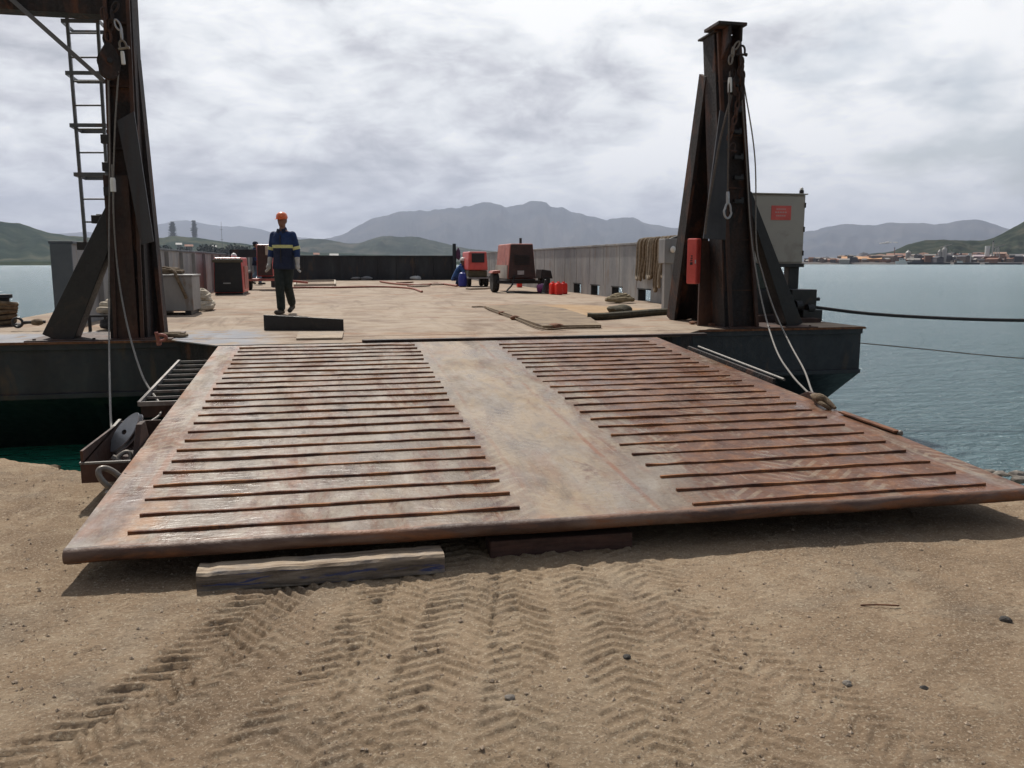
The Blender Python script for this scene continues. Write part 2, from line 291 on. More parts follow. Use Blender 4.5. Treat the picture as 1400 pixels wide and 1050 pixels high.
def ground_matf():
    m = bpy.data.materials.new('sandy earth'); m.use_nodes = True; nt, N, L, b = nodes_of(m); mth, noi, rng, mix, ramp = tool(N, L)
    o = N.new('ShaderNodeTexCoord').outputs['Object']; sep = N.new('ShaderNodeSeparateXYZ'); L.new(o, sep.inputs[0]); X, Y, Z = sep.outputs
    col = ramp(noi(o, .9, (1, 1, 1), 10, .68, .5), [(.34, (.205, .140, .090)), (.45, (.278, .196, .126)), (.55, (.350, .250, .162)), (.68, (.40, .306, .213))])
    col = mix(rng(noi(o, 1.1, (1, 1, 1), 7, .65, .6, 4), .52, .68, 0, .7), col, (.245, .195, .145))
    col = mix(rng(noi(o, .8, (1, 1, 1), 6, .6, .6, 14), .58, .72, 0, .4), col, (.32, .215, .14))
    lane = mth('MULTIPLY', rng(X, -.25, .25), mth('SUBTRACT', 1.0, rng(X, .85, 1.45))); col = mix(mth('MULTIPLY', lane, .4), col, (.43, .325, .215))
    col = mix(rng(noi(o, 7, (1, 1, 1), 8, .72, .4, 26), .50, .66, 0, .55), col, (.24, .165, .105))
    col = mix(rng(noi(o, 5, (1, 1, 1), 8, .72, .4, 36), .50, .64, 0, .5), col, (.46, .36, .25))
    col = mix(rng(noi(o, 40, (1, 1, 1), 6, .75, .1, 6), .53, .66, 0, .6), col, (.15, .105, .07))
    col = mix(rng(noi(o, 85, (1, 1, 1), 4, .7, 0, 9), .53, .64, 0, .6), col, (.62, .52, .39))
    col = mix(rng(noi(o, 75, (1, 1, 1), 4, .7, 0, 49), .59, .69, 0, .5), col, (.09, .072, .056))
    L.new(col, b.inputs['Base Color']); b.inputs['Roughness'].default_value = .95; b.inputs['Specular IOR Level'].default_value = .2
    bp = N.new('ShaderNodeBump'); bp.inputs['Strength'].default_value = 1.0; bp.inputs['Distance'].default_value = .018
    hh = mth('ADD', noi(o, 26, (1, 1, 1), 9, .82, .1, 3), mth('MULTIPLY', noi(o, 80, (1, 1, 1), 5, .8, 0, 3), .45))
    L.new(hh, bp.inputs['Height']); L.new(bp.outputs[0], b.inputs['Normal']); return m
ground_mat = ground_matf()
def water_matf():
    m = bpy.data.materials.new('sea water'); m.use_nodes = True; nt, N, L, b = nodes_of(m); mth, noi, rng, mix, ramp = tool(N, L)
    o = N.new('ShaderNodeTexCoord').outputs['Object']
    b.inputs['Base Color'].default_value = (.008, .085, .062, 1)
    L.new(ramp(noi(o, .02, (1, 1, 1), 4), [(.3, (.115, .205, .228)), (.7, (.145, .235, .258))]), b.inputs['Base Color'])
    sep = N.new('ShaderNodeSeparateXYZ'); L.new(o, sep.inputs[0]); wc = b.inputs['Base Color'].links[0].from_socket
    # shallow green water over the pale bank beside the shore on the left
    sh = mth('MULTIPLY', mth('SUBTRACT', 1.0, rng(sep.outputs[0], -1.5, 2.5)), mth('SUBTRACT', 1.0, rng(sep.outputs[1], 11.5, 15.0)))
    L.new(mix(sh, wc, (.02, .34, .22)), b.inputs['Base Color'])
    b.inputs['Roughness'].default_value = .17; b.inputs['IOR'].default_value = 1.34
    w = mth('ADD', mth('MULTIPLY', noi(o, 1.5, (1, 2.2, 1), 5, .62, .8, 1), 1.0), mth('ADD', mth('MULTIPLY', noi(o, 5.5, (1, 1.9, 1), 4, .65, .6, 5), .45), mth('MULTIPLY', noi(o, .16, (1, 1.6, 1), 3, .5, .3, 9), 1.6)))
    bp = N.new('ShaderNodeBump'); bp.inputs['Strength'].default_value = 1.0; bp.inputs['Distance'].default_value = .34
    L.new(w, bp.inputs['Height']); L.new(bp.outputs[0], b.inputs['Normal']); return m
water_mat = water_matf()
def hill_mat(name, c, sc):
    m = bpy.data.materials.new(name); m.use_nodes = True; nt, N, L, b = nodes_of(m); mth, noi, rng, mix, ramp = tool(N, L)
    o = N.new('ShaderNodeTexCoord').outputs['Object']
    L.new(ramp(noi(o, sc, (1, 1, 1), 9, .65, .5), [(.36, c[0]), (.5, c[1]), (.64, c[2])]), b.inputs['Base Color']); b.inputs['Roughness'].default_value = 1
    b.inputs['Specular IOR Level'].default_value = 0
    return m

# ------------------------------------------------------------------ mesh helpers
COL = S.collection
class MB:
    def __init__(s): s.v = []; s.f = []; s.mi = []; s.cur = 0
    def add(s, vs, fs):
        n = len(s.v); s.v += [tuple(v) for v in vs]; s.f += [tuple(i+n for i in f) for f in fs]; s.mi += [s.cur]*len(fs); return s
    def box(s, a, b, M=None):
        x0, y0, z0 = a; x1, y1, z1 = b
        vs = [Vector(q) for q in ((x0, y0, z0), (x1, y0, z0), (x1, y1, z0), (x0, y1, z0), (x0, y0, z1), (x1, y0, z1), (x1, y1, z1), (x0, y1, z1))]
        if M is not None: vs = [M @ q for q in vs]
        return s.add(vs, [(3, 2, 1, 0), (4, 5, 6, 7), (0, 1, 5, 4), (1, 2, 6, 5), (2, 3, 7, 6), (3, 0, 4, 7)])
    def hexa(s, vs):   # 8 points: bottom loop, top loop
        return s.add(vs, [(3, 2, 1, 0), (4, 5, 6, 7), (0, 1, 5, 4), (1, 2, 6, 5), (2, 3, 7, 6), (3, 0, 4, 7)])
    def bar(s, p0, p1, w, h, up=(0, 0, 1), w1=None, h1=None):
        p0 = Vector(p0); p1 = Vector(p1); d = (p1-p0).normalized(); u = Vector(up)
        if abs(d.dot(u)) > .98: u = Vector((0, 1, 0))
        sx = d.cross(u).normalized(); sy = sx.cross(d)
        w1 = w if w1 is None else w1; h1 = h if h1 is None else h1
        vs = []
        for p, ww, hh in ((p0, w, h), (p1, w1, h1)):
            for a, c in ((-.5, -.5), (.5, -.5), (.5, .5), (-.5, .5)): vs.append(p + sx*a*ww + sy*c*hh)
        return s.add(vs, [(0, 1, 2, 3), (7, 6, 5, 4), (4, 5, 1, 0), (5, 6, 2, 1), (6, 7, 3, 2), (7, 4, 0, 3)])
    def tube(s, pts, r, n=8, close=False, r1=None, flat=1.0):
        pts = [Vector(p) for p in pts]; m = len(pts); rings = []
        rr = r if isinstance(r, (list, tuple)) else [r + ((r1 if r1 is not None else r)-r)*i/(m-1) for i in range(m)]
        pu = None; vs = []
        for i, p in enumerate(pts):
            a = pts[(i-1) % m] if (i > 0 or close) else p; c = pts[(i+1) % m] if (i < m-1 or close) else p
            d = (c-a).normalized()
            if pu is None: pu = Vector((0, 0, 1)) if abs(d.z) < .9 else Vector((1, 0, 0))
            sx = d.cross(pu).normalized(); sy = sx.cross(d).normalized(); pu = sy
            for k in range(n):
                t = 2*math.pi*k/n; vs.append(p + sx*math.cos(t)*rr[i] + sy*math.sin(t)*rr[i]*flat)
        fs = []
        for i in range(m if close else m-1):
            j = (i+1) % m
            for k in range(n): q = (k+1) % n; fs.append((i*n+k, i*n+q, j*n+q, j*n+k))
        if not close: fs.append(tuple(range(n-1, -1, -1))); fs.append(tuple((m-1)*n+k for k in range(n)))
        return s.add(vs, fs)
    def cyl(s, p0, p1, r, n=20, r1=None): return s.tube([p0, p1], r, n, r1=r1)
    def lathe(s, prof, M=None, n=24):
        vs = []; 
        for r, z in prof:
            for k in range(n):
                t = 2*math.pi*k/n; q = Vector((r*math.cos(t), r*math.sin(t), z)); vs.append(M @ q if M is not None else q)
        fs = []
        for i in range(len(prof)-1):
            for k in range(n): q = (k+1) % n; fs.append((i*n+k, i*n+q, (i+1)*n+q, (i+1)*n+k))
        fs.append(tuple(range(n-1, -1, -1))); fs.append(tuple((len(prof)-1)*n+k for k in range(n)))
        return s.add(vs, fs)
    def prism(s, poly, ext, M=None):    # polygon points extruded by vector
        n = len(poly); e = Vector(ext); vs = [Vector(p) for p in poly] + [Vector(p)+e for p in poly]
        if M is not None: vs = [M @ q for q in vs]
        fs = [tuple(range(n-1, -1, -1)), tuple(range(n, 2*n))] + [(i, (i+1) % n, n+(i+1) % n, n+i) for i in range(n)]
        return s.add(vs, fs)
    def blob(s, c, r, seed=0, sub=2, amp=.2, sq=(1, 1, 1)):
        bm = bmesh.new(); bmesh.ops.create_icosphere(bm, subdivisions=sub, radius=1)
        rn = random.Random(seed); ks = [Vector((rn.gauss(0, 1), rn.gauss(0, 1), rn.gauss(0, 1))) for _ in range(5)]
        vs = []
        for v in bm.verts:
            q = 1+amp*sum(math.sin(v.co.dot(k)*1.7+i) for i, k in enumerate(ks))/2.5
            vs.append(Vector(c)+Vector((v.co.x*sq[0], v.co.y*sq[1], v.co.z*sq[2]))*r*q)
        fs = [tuple(v.index for v in f.verts) for f in bm.faces]; bm.free(); return s.add(vs, fs)
    def build(s, name, m, parent=None, bevel=0, smooth=False, origin=None, angle=40, fix=True):
        o_ = Vector(origin) if origin is not None else (Vector(parent['_o']) if parent is not None and '_o' in parent else Vector((0, 0, 0)))
        me = bpy.data.meshes.new(name); me.from_pydata([tuple(Vector(v)-o_) for v in s.v], [], s.f)
        ms = m if isinstance(m, (list, tuple)) else [m]
        for q in ms: me.materials.append(q)
        if len(ms) > 1: me.polygons.foreach_set('material_index', s.mi)
        if fix:
            bm = bmesh.new(); bm.from_mesh(me); bmesh.ops.recalc_face_normals(bm, faces=bm.faces); bm.to_mesh(me); bm.free()
        o = bpy.data.objects.new(name, me); COL.objects.link(o)
        if parent is not None: o.parent = parent; o.location = o_-Vector(parent['_w'] if '_w' in parent else parent['_o'])
        else: o.location = o_
        o['_o'] = tuple(o_); o['_w'] = tuple(o_)
        if bevel:
            b = o.modifiers.new('bevel', 'BEVEL'); b.width = bevel; b.segments = 2; b.limit_method = 'ANGLE'; b.angle_limit = R(35); b.harden_normals = False
        if smooth:
            for p in me.polygons: p.use_smooth = True
            me.set_sharp_from_angle(angle=R(angle))
        return o
def thing(name, label, cat, loc, group=None):
    o = bpy.data.objects.new(name, None); COL.objects.link(o); o.location = loc; o['_o'] = tuple(loc); o['_w'] = tuple(loc)
    o['label'] = label; o['category'] = cat; o.empty_display_size = .2
    if group: o['group'] = group
    return o
def tag(o, label, cat, group=None):
    o['label'] = label; o['category'] = cat
    if group: o['group'] = group
    return o
def struct(o, kind='structure'): o['kind'] = kind; return o
def spline(pts, n=10, close=False):
    P = [Vector(p) for p in pts]; out = []; m = len(P)
    for i in range(m if close else m-1):
        p1 = P[i]; p2 = P[(i+1) % m]; p0 = P[(i-1) % m] if (i > 0 or close) else p1*2-p2; p3 = P[(i+2) % m] if (i < m-2 or close) else p2*2-p1
        for k in range(n):
            t = k/n; out.append(.5*((2*p1)+(-p0+p2)*t+(2*p0-5*p1+4*p2-p3)*t*t+(-p0+3*p1-3*p2+p3)*t**3))
    if not close: out.append(P[-1])
    return out
def npmesh(name, V, Fq, m, smooth=True):
    me = bpy.data.meshes.new(name); me.vertices.add(len(V)); me.vertices.foreach_set('co', V.astype(np.float32).ravel())
    nf, k = Fq.shape; me.loops.add(nf*k); me.loops.foreach_set('vertex_index', Fq.astype(np.int32).ravel())
    me.polygons.add(nf); me.polygons.foreach_set('loop_start', np.arange(0, nf*k, k, dtype=np.int32))
    me.polygons.foreach_set('use_smooth', np.full(nf, smooth)); me.update(calc_edges=True); me.materials.append(m)
    o = bpy.data.objects.new(name, me); COL.objects.link(o); return o
def grid(xs, ys, Z, name, m):
    X, Y = np.meshgrid(xs, ys); nx, ny = len(xs), len(ys)
    V = np.stack([X.ravel(), Y.ravel(), Z(X, Y).ravel()], 1)
    i = np.arange(nx-1); j = np.arange(ny-1); I, J = np.meshgrid(i, j); a = (J*nx+I).ravel()
    return npmesh(name, V, np.stack([a, a+1, a+1+nx, a+nx], 1), m)

# ================================================================== SETTING
WZ = -.8
def shore_y(X):
    return np.interp(X, [-60, -9, -4, -2.4, -1.75, -.5, 1, 2.5, 3.6, 4.5, 5.5, 8, 20, 60], [16, 8.6, 7.3, 6.75, 6.25, 5.9, 5.7, 5.5, 5.1, 4.35, 3.6, 2.0, -8, -40])
TR = [  # tyre tracks on the ground: path, half width, strength
    ([(-1.35, 1.9), (-.85, 2.6), (-.52, 3.05), (-.20, 3.85)], .16, 1.25), ([(-.95, 1.9), (-.58, 2.6), (-.30, 3.05), (.0, 3.85)], .15, .6),
    ([(-.45, 1.9), (-.16, 2.6), (.05, 3.0), (.35, 3.9)], .17, .8), ([(.05, 1.9), (.25, 2.5), (.40, 3.0), (.66, 3.9)], .18, .85),
    ([(.42, 1.9), (.55, 2.4), (.70, 3.0), (.86, 3.9)], .15, .9), ([(.90, 1.9), (.96, 2.4), (1.05, 3.0), (1.12, 3.9)], .15, .7),
    ([(1.25, 1.8), (1.28, 2.4), (1.36, 3.0), (1.5, 3.9)], .17, .5),
    ([(1.75, 1.8), (1.62, 2.3), (1.50, 2.8), (1.40, 3.4)], .14, .42), ([(-.15, 1.8), (.02, 2.4), (.12, 3.0), (.2, 3.6)], .13, .55)]
def ground_z(X, Y):
    z = (.125) + .03*(fbm(X*.8, Y*.8, 3, 5)-.5) + .022*sst(.8, -1.2, X)*sst(2.5, 3.7, Y) - .015*sst(1, 3.5, X)
    z = z + .016*(fbm(X*4, Y*4, 4, 9)-.5) + .010*(fbm(X*15, Y*15, 5, 12, .7)-.5) + .020*np.maximum(0, fbm(X*24, Y*24, 3, 15, .6)-.60) + .0022*(_h(np.floor(X*85), np.floor(Y*85), 7)-.5)*sst(5.5, 4.5, Y)
    near = sst(1.2, 1.9, Y)*sst(5.2, 4.2, Y)*sst(-3.2, -2.2, X)*sst(4.6, 3.6, X)
    for k, (path, hw, st) in enumerate(TR):
        ys = [p[1] for p in path]; cx = np.interp(Y, ys, [p[0] for p in path])
        slope = (path[-1][0]-path[0][0])/(path[-1][1]-path[0][1])
        wob = .03*(fbm(Y*2.1, Y*0+k, 2, 31+k)-.5); d = (X-cx-wob)/math.hypot(1, slope); s = Y*math.hypot(1, slope)+d*slope
        inside = sst(hw, hw*.78, np.abs(d))
        lug = np.abs(d)*.62 + s + (.030*(fbm(X*11, Y*11, 4, 40+k)-.5)) + .05*(fbm(X*2.2, Y*2.2, 2, 45+k)-.5) + (.035 if k % 2 else .012)*np.sign(d)
        ph = (lug/.070) % 1.0
        prof = sst(.02, .16, ph)*sst(.60, .42, ph)*(.65+.35*_h(np.floor(lug/.070), np.floor(np.sign(d)), 5))
        patch = sst(.28, .50, fbm(X*4.3+k*7, Y*2.6, 4, 50+k))*sst(.25, .5, fbm(X*13, Y*13, 3, 56+k))
        z = z + near*inside*st*(-.006 + .0175*(prof-.3)*(.30+.70*patch))
        z = z + near*st*.004*np.exp(-((np.abs(d)-hw*1.08)/.022)**2)*(.4+.6*patch)
    sy = shore_y(X) + .5*(fbm(X*.9, Y*0+3, 3, 60)-.5)
    dn = np.clip(Y-sy, -1, 60)
    z = z - sst(-.05, .8, dn)*.35 - np.clip(dn, 0, 60)*.55 + sst(-.3, .4, dn)*.10*(fbm(X*5, Y*5, 4, 70)-.5)
    return np.maximum(z, -6)
xs = np.concatenate([np.arange(-70, -6, 2.0), np.arange(-6, -2.2, .08), np.arange(-2.2, 3.4, .0075), np.arange(3.4, 8, .05), np.arange(8, 71, 2.5)])
ys = np.concatenate([np.arange(-60, 0, 2.5), np.arange(0, 1.7, .06), np.arange(1.7, 4.4, .0075), np.arange(4.4, 8.5, .04), np.arange(8.5, 22, .5)])
g = struct(grid(xs, ys, ground_z, 'ground', ground_mat))
def gh(x, y): return float(ground_z(np.array([float(x)]), np.array([float(y)]))[0])

wx = np.array([-30000, -8000, -2000, -400, -100, 0, 100, 400, 2000, 8000, 30000.]); 
w = struct(grid(wx, np.array([-3000, -300, 0, 100, 400, 2000, 8000, 30000.]), lambda X, Y: X*0+WZ, 'water', water_mat))

def hill(name, prof, D, m, depth=.45, seed=1, nn=220, freq=8, amp=.5, base=.0):
    px = [p[0] for p in prof]; az = np.array([math.atan2(p[0]-700, F/math.cos(PITCH)) for p in prof]); hz = np.array([max(0, zat(p[1], D)) for p in prof])
    A = np.linspace(az[0], az[-1], nn); Hh = np.interp(A, az, hz)
    ker = np.exp(-np.linspace(-2, 2, 7)**2); ker /= ker.sum(); Hh = np.convolve(np.pad(Hh, 3, 'edge'), ker, 'valid')
    rel = fbm(A*D/ (D*.012), A*0+seed, 4, seed); Hh = Hh*(1+.10*(rel-.5))
    endf = sst(0, .04, (A-az[0])/(az[-1]-az[0]))*sst(1, .96, (A-az[0])/(az[-1]-az[0])); Hh = Hh*endf
    T = np.linspace(0, 1, 60); AA, TT = np.meshgrid(A, T)
    r = D*(1+depth*(TT-.5)); gshape = np.where(TT < .5, sst(0, .5, TT)*.55+.45*TT/.5, sst(1, .5, TT))
    n = fbm(AA*freq*6+seed, TT*freq*depth+seed, 5, seed+3, .55)
    Z = Hh[None, :]*np.clip(gshape*(1+amp*(n-.5)*4*(1-gshape)), 0, 1.0)*1.0 + base
    th = AA + YAW
    V = np.stack([(r*np.sin(th)).ravel(), (r*np.cos(th)).ravel(), (Z-3*(TT == 0)-3*(TT == 1)).ravel()], 1)
    i = np.arange(nn-1); j = np.arange(59); I, J = np.meshgrid(i, j); a = (J*nn+I).ravel()
    return struct(npmesh(name, V, np.stack([a, a+1, a+1+nn, a+nn], 1), m))
mfar = hill_mat('far mountain scrub', [(.022, .030, .038), (.042, .050, .055), (.085, .080, .075)], .0012)
mmid = hill_mat('green hill scrub', [(.020, .032, .026), (.042, .056, .042), (.10, .095, .075)], .006)
mleft = hill_mat('grassy hill', [(.020, .034, .030), (.042, .058, .045), (.095, .10, .072)], .009)
mnear = hill_mat('wooded hill', [(.016, .024, .018), (.032, .042, .030), (.07, .07, .05)], .03)
hill('hills', [(340, 345), (380, 338), (430, 331), (470, 321), (500, 305), (520, 298), (545, 292), (590, 288), (620, 285), (640, 282), (655, 279), (668, 279), (690, 284), (712, 280), (733, 276), (748, 281), (765, 286), (790, 292), (812, 298), (830, 302), (850, 300), (870, 301), (885, 307), (910, 312), (950, 316), (1000, 320), (1060, 322), (1098, 320), (1130, 313), (1160, 311), (1185, 313), (1220, 310), (1245, 310), (1270, 313), (1290, 313), (1308, 309), (1335, 308), (1355, 314), (1372, 320), (1420, 330), (1600, 340)], 13000, mfar, .5, 3, 420)
hill('hills', [(-300, 330), (0, 322), (80, 325), (200, 316), (235, 309), (262, 306), (290, 310), (330, 313), (370, 318), (410, 326), (470, 332), (560, 340)], 17000, mfar, .3, 8, 200)
hill('hills', [(330, 345), (370, 336), (400, 330), (425, 326), (445, 328), (470, 333), (492, 334), (508, 328), (520, 324), (534, 322), (548, 325), (562, 323), (585, 328), (610, 334), (640, 340), (680, 344), (740, 343), (760, 340), (800, 344), (1000, 348)], 4200, mmid, .4, 14, 260)
hill('hills', [(-400, 300), (-150, 306), (-40, 309), (0, 311), (20, 312), (45, 317), (70, 324), (100, 328), (150, 330), (200, 329), (240, 326), (270, 327), (300, 331), (340, 335), (380, 340), (420, 345), (560, 350)], 2300, mleft, .5, 21, 240)
hill('hills', [(1150, 352), (1220, 345), (1240, 336), (1262, 332), (1285, 331), (1310, 333), (1345, 333), (1358, 329), (1375, 321), (1400, 309), (1440, 296), (1520, 280), (1700, 262)], 1900, mnear, .35, 33, 240)
# low shore strips the town and the left shore stand on
def strip(name, pts, m, D0, D1, seed):
    n = 80; A = np.linspace(pts[0], pts[1], n); V = []; Fc = []
    for i, a in enumerate(A):
        p = far(a, D0*(1+.03*(vn(np.array([a*.05]), np.array([seed*1.]), seed)[0]-.5)), WZ-.5); q = far(a, D0+12, 1.2+.8*random.random()); s_ = far(a, D1, 3)
        V += [p, q, s_]
    for i in range(n-1): Fc += [(3*i, 3*i+3, 3*i+4, 3*i+1), (3*i+1, 3*i+4, 3*i+5, 3*i+2)]
    return struct(npmesh(name, np.array([tuple(v) for v in V]), np.array(Fc), m))
strip('terrain', (900, 1750), mat('dark quay ground', [(.05, .045, .045), (.10, .085, .075)], .02, .95, 0, 0), 1000, 1500, 2)
strip('terrain', (-500, 640), mleft, 760, 1900, 5)

# ================================================================== BARGE
DZ = .69
XL, XR = -4.95, 7.44
barge = thing('barge', 'long flat dark steel barge moored bow on to the shore with dusty deck', 'barge', (1.3, 10.5, WZ)); barge['_o'] = (0, 0, 0)
mb = MB(); mb.cur = 0
# side profile with raked bow, extruded across
prof = [(10.5, DZ-.012), (10.5, .01), (11.75, WZ), (12.6, -1.3), (44.0, -1.3), (44.0, DZ-.012)]
n = len(prof)
vs = [(XL, y, z) for y, z in prof]+[(XR, y, z) for y, z in prof]
mb.add(vs, [tuple(range(n))]); mb.add(vs, [tuple(range(2*n-1, n-1, -1))])
for i in range(n):
    j = (i+1) % n; mb.cur = 1 if i in (1, 2, 3) else 0; mb.add(vs, [(i, j, n+j, n+i)])
hull = mb.build('hull', [navy, navy2], barge)
m_ = MB().box((XL, 10.46, .02), (XR, 10.497, .075)); m_.box((XL, 10.46, DZ-.10), (XR, 10.497, DZ-.03)); m_.build('rubbing_strake', navy, barge, .004)
for x in (-2.75, 5.1):      # rake frames below the band
    m_ = MB(); m_.prism([(x-.06, 10.56, -.01), (x-.06, 11.7, WZ-.0), (x-.06, 11.45, WZ-.1)], (.12, 0, 0)); m_.build('rake_frame', navy2, barge)
MB().box((XL-.02, 10.44, DZ-.012), (XR+.02, 44.0, DZ)).build('deck', deck_mat, barge)
MB().box((XL-.02, 10.425, DZ-.03), (XR+.022, 10.44, DZ-.002)).build('deck_edge', rust, barge)
# hinge sill between the towers
m_ = MB(); m_.prism([(-1.85, 10.42, DZ-.014), (-1.25, 9.62, DZ-.014), (4.25, 9.62, DZ-.014), (4.9, 10.42, DZ-.014)], (0, 0, .012)); m_.build('hinge_sill', deck_mat, barge)
m_ = MB(); m_.prism([(-1.75, 10.4, DZ-.22), (-1.2, 9.70, DZ-.22), (4.2, 9.70, DZ-.22), (4.8, 10.4, DZ-.22)], (0, 0, .20)); m_.build('hinge_beam', black_rust, barge)
m_ = MB().box((.35, 9.55, DZ+.001), (4.6, 9.66, DZ+.03)); m_.build('sill_plate', brown_rust, barge, .004)
# starboard bulwark with freeing ports (real openings)
ports = [(23.8, .75), (22.1, .75), (20.3, .8), (18.4, .8)]
def bulwark(X0, X1, Y0, Y1, ztop, ports, name='bulwark', pm=greypaint):
    m = MB(); cuts = sorted([(c-w_/2, c+w_/2) for c, w_ in ports]); y = Y0
    for a, c in cuts:
        m.box((X0, y, DZ), (X1, a, ztop)); m.box((X0, a, DZ+.27), (X1, c, ztop)); y = c
    m.box((X0, y, DZ), (X1, Y1, ztop))
    o = m.build(name, pm, barge); return o
bw = bulwark(7.22, 7.42, 16.0, 43.6, 2.02, ports)
for c_, w_ in ports: MB().box((7.23, c_+w_/2-.03, DZ+.003), (7.41, c_+w_/2-.003, DZ+.268)).box((7.208, c_-w_/2-.02, DZ+.272), (7.219, c_+w_/2+.02, DZ+.30)).build('port_shade', rubber, barge)  # dark strips put on the far jambs as their shade, one strip above
m_ = MB().box((7.18, 15.98, 2.02), (7.46, 43.6, 2.07)); m_.build('bulwark_rail', greypaint, barge, .005)
for k in range(22): MB().box((7.214, 16.4+k*1.25, 1.0), (7.2195, 16.44+k*1.25, 2.019)).build('bulwark_stiffener', greypaint, barge)
bl = bulwark(-3.82, -3.58, 13.0, 43.6, 1.86, [])
m_ = MB().box((-3.86, 12.97, 1.86), (-3.54, 43.6, 1.90)); m_.build('bulwark_rail', bluegrey, barge, .005)
m_ = MB().box((-3.84, 12.955, DZ), (-3.56, 12.997, 1.86)); m_.build('bulwark_end', bluegrey, barge, .004)
MB().box((-3.579, 13.5, 1.30), (-3.56, 13.75, 1.5)).build('hatch_opening', blackm, barge)
for k in range(15): MB().box((-3.579, 14.3+k*1.9, DZ+.05), (-3.50, 14.36+k*1.9, 1.84)).build('bulwark_stiffener', greypaint, barge)
MB().box((-3.5, 43.4, DZ), (6.55, 43.6, 1.90)).build('stern_wall', navy, barge)
m_ = MB()
for k in range(11): m_.box((-3.2+k*.95, 43.33, DZ+.02), (-3.12+k*.95, 43.397, 1.86))
m_.box((-3.5, 43.3, 1.86), (6.55, 43.397, 1.94)); m_.build('stern_stiffener', navy, barge)
m_ = MB().box((-3.5, 32.0, 1.78), (-1.9, 32.2, 2.06)); m_.box((-3.5, 32.0, DZ), (-3.3, 32.2, 1.78)); m_.box((-2.1, 32.0, DZ), (-1.92, 32.2, 1.78)); m_.build('cross_beam', navy, barge)

# ================================================================== RAMP
RXL, RXR = -1.205, 3.90; RY0, RY1 = 3.88, 9.48
def rp(x, y, h=0): return Vector((x, y, DZ+(y-9.45)*math.tan(RA))) + RN*h
ramp = thing('loading_ramp', 'wide rusty steel barge ramp with rows of tread bars lowered to the shore', 'ramp', (1.35, 3.9, .2))
ramp['_o'] = (0, 0, 0)
m_ = MB(); nx, ny = 60, 66
V = []; 
def dent(x, y): return .006*(vn(np.array([x*1.8]), np.array([y*1.4]), 3)[0]-.5)+.004*(vn(np.array([x*5.]), np.array([y*4.]), 5)[0]-.5)
for h in (0,):
    for j in range(ny+1):
        for i in range(nx+1):
            x = RXL+(RXR-RXL)*i/nx; ry = RY0+.05-.0125*(x-RXL); y = ry+(RY1-ry)*j/ny; V.append(rp(x, y, dent(x, y) if 0 < i < nx and 0 < j < ny else 0))
Fs = [(j*(nx+1)+i, j*(nx+1)+i+1, (j+1)*(nx+1)+i+1, (j+1)*(nx+1)+i) for j in range(ny) for i in range(nx)]
m_.add(V, Fs); plate = m_.build('ramp_plate', ramp_mat, ramp, smooth=True, angle=60)
m_ = MB().hexa([rp(RXL+.01, RY0+.02, -.16), rp(RXR-.01, RY0+.02, -.09), rp(RXR-.01, RY1-.01, -.28), rp(RXL+.01, RY1-.01, -.28), rp(RXL+.01, RY0+.02, -.014), rp(RXR-.01, RY0+.02, -.014), rp(RXR-.01, RY1-.01, -.014), rp(RXL+.01, RY1-.01, -.014)])
m_.v = [tuple(v) for v in m_.v]
# frame below: side girders and longitudinals, tapering to the lip
m_ = MB()
for x in (RXL+.035, RXL+1.0, RXL+2.1, RXL+3.0, RXL+4.1, RXR-.035):
    m_.hexa([rp(x-.03, RY0+.05, -.075), rp(x+.03, RY0+.05, -.075), rp(x+.03, RY1-.02, -.33), rp(x-.03, RY1-.02, -.33), rp(x-.03, RY0+.05, -.008), rp(x+.03, RY0+.05, -.008), rp(x+.03, RY1-.02, -.008), rp(x-.03, RY1-.02, -.008)])
m_.build('under_girder', black_rust, ramp)
pipe_pts = [rp(RXL-.0+(RXR+.10-RXL+.0)*i/30, RY0+.05-.0125*(RXR-RXL)*i/30, -.033 + .002*math.sin(i*1.3)) for i in range(31)]
MB().tube(pipe_pts, .036, 20).build('edge_pipe', mat('rusted pipe', [(.038, .020, .015), (.080, .040, .026), (.17, .11, .082)], 3, .6, .05, .4, stretch=(.6, 3, 3), spots=(.19, .075, .03), sp_scale=4, sp_rng=(.50, .64)), ramp, smooth=True)
barm = mat('rusty tread bar', [(.055, .022, .013), (.125, .045, .022), (.215, .085, .036)], 7, .8, .05, .35, spots=(.30, .125, .045), sp_scale=3.5, sp_rng=(.46, .62))
rn = random.Random(5)
for x0, x1, ys0, cnt in ((-.97, .93, 4.07, 24), (1.86, 3.68, 3.96, 24)):
    for k in range(cnt):
        y = ys0+k*.2265; a = rn.uniform(-.012, .012); e = rn.uniform(-.012, .012); pts = []
        m_ = MB(); N_ = 14; V = []; w0 = rn.uniform(-.010, .010)
        for i in range(N_+1):
            x = x0+a+(x1+e-x0-a)*i/N_; yy_ = y+w0*(i/N_-.5)+rn.uniform(-.003, .003); hh = .0135+rn.uniform(-.0035, .003)
            for dy, h in ((-.009, -.004), (-.0075, hh), (.0075, hh), (.009, -.004)): V.append(rp(x, yy_+dy, h))
        Fs = [(i*4+k2, i*4+k2+1, i*4+k2+5, i*4+k2+4) for i in range(N_) for k2 in range(3)]+[(0, 1, 2, 3), (N_*4+3, N_*4+2, N_*4+1, N_*4)]
        m_.add(V, Fs); m_.build('tread_bar', barm, ramp)
# hinge knuckles at the top
for x in (-.9, .2, 2.6, 3.6):
    MB().cyl(rp(x-.12, RY1+.03, -.06), rp(x+.12, RY1+.03, -.06), .05, 14).build('hinge', black_rust, ramp)
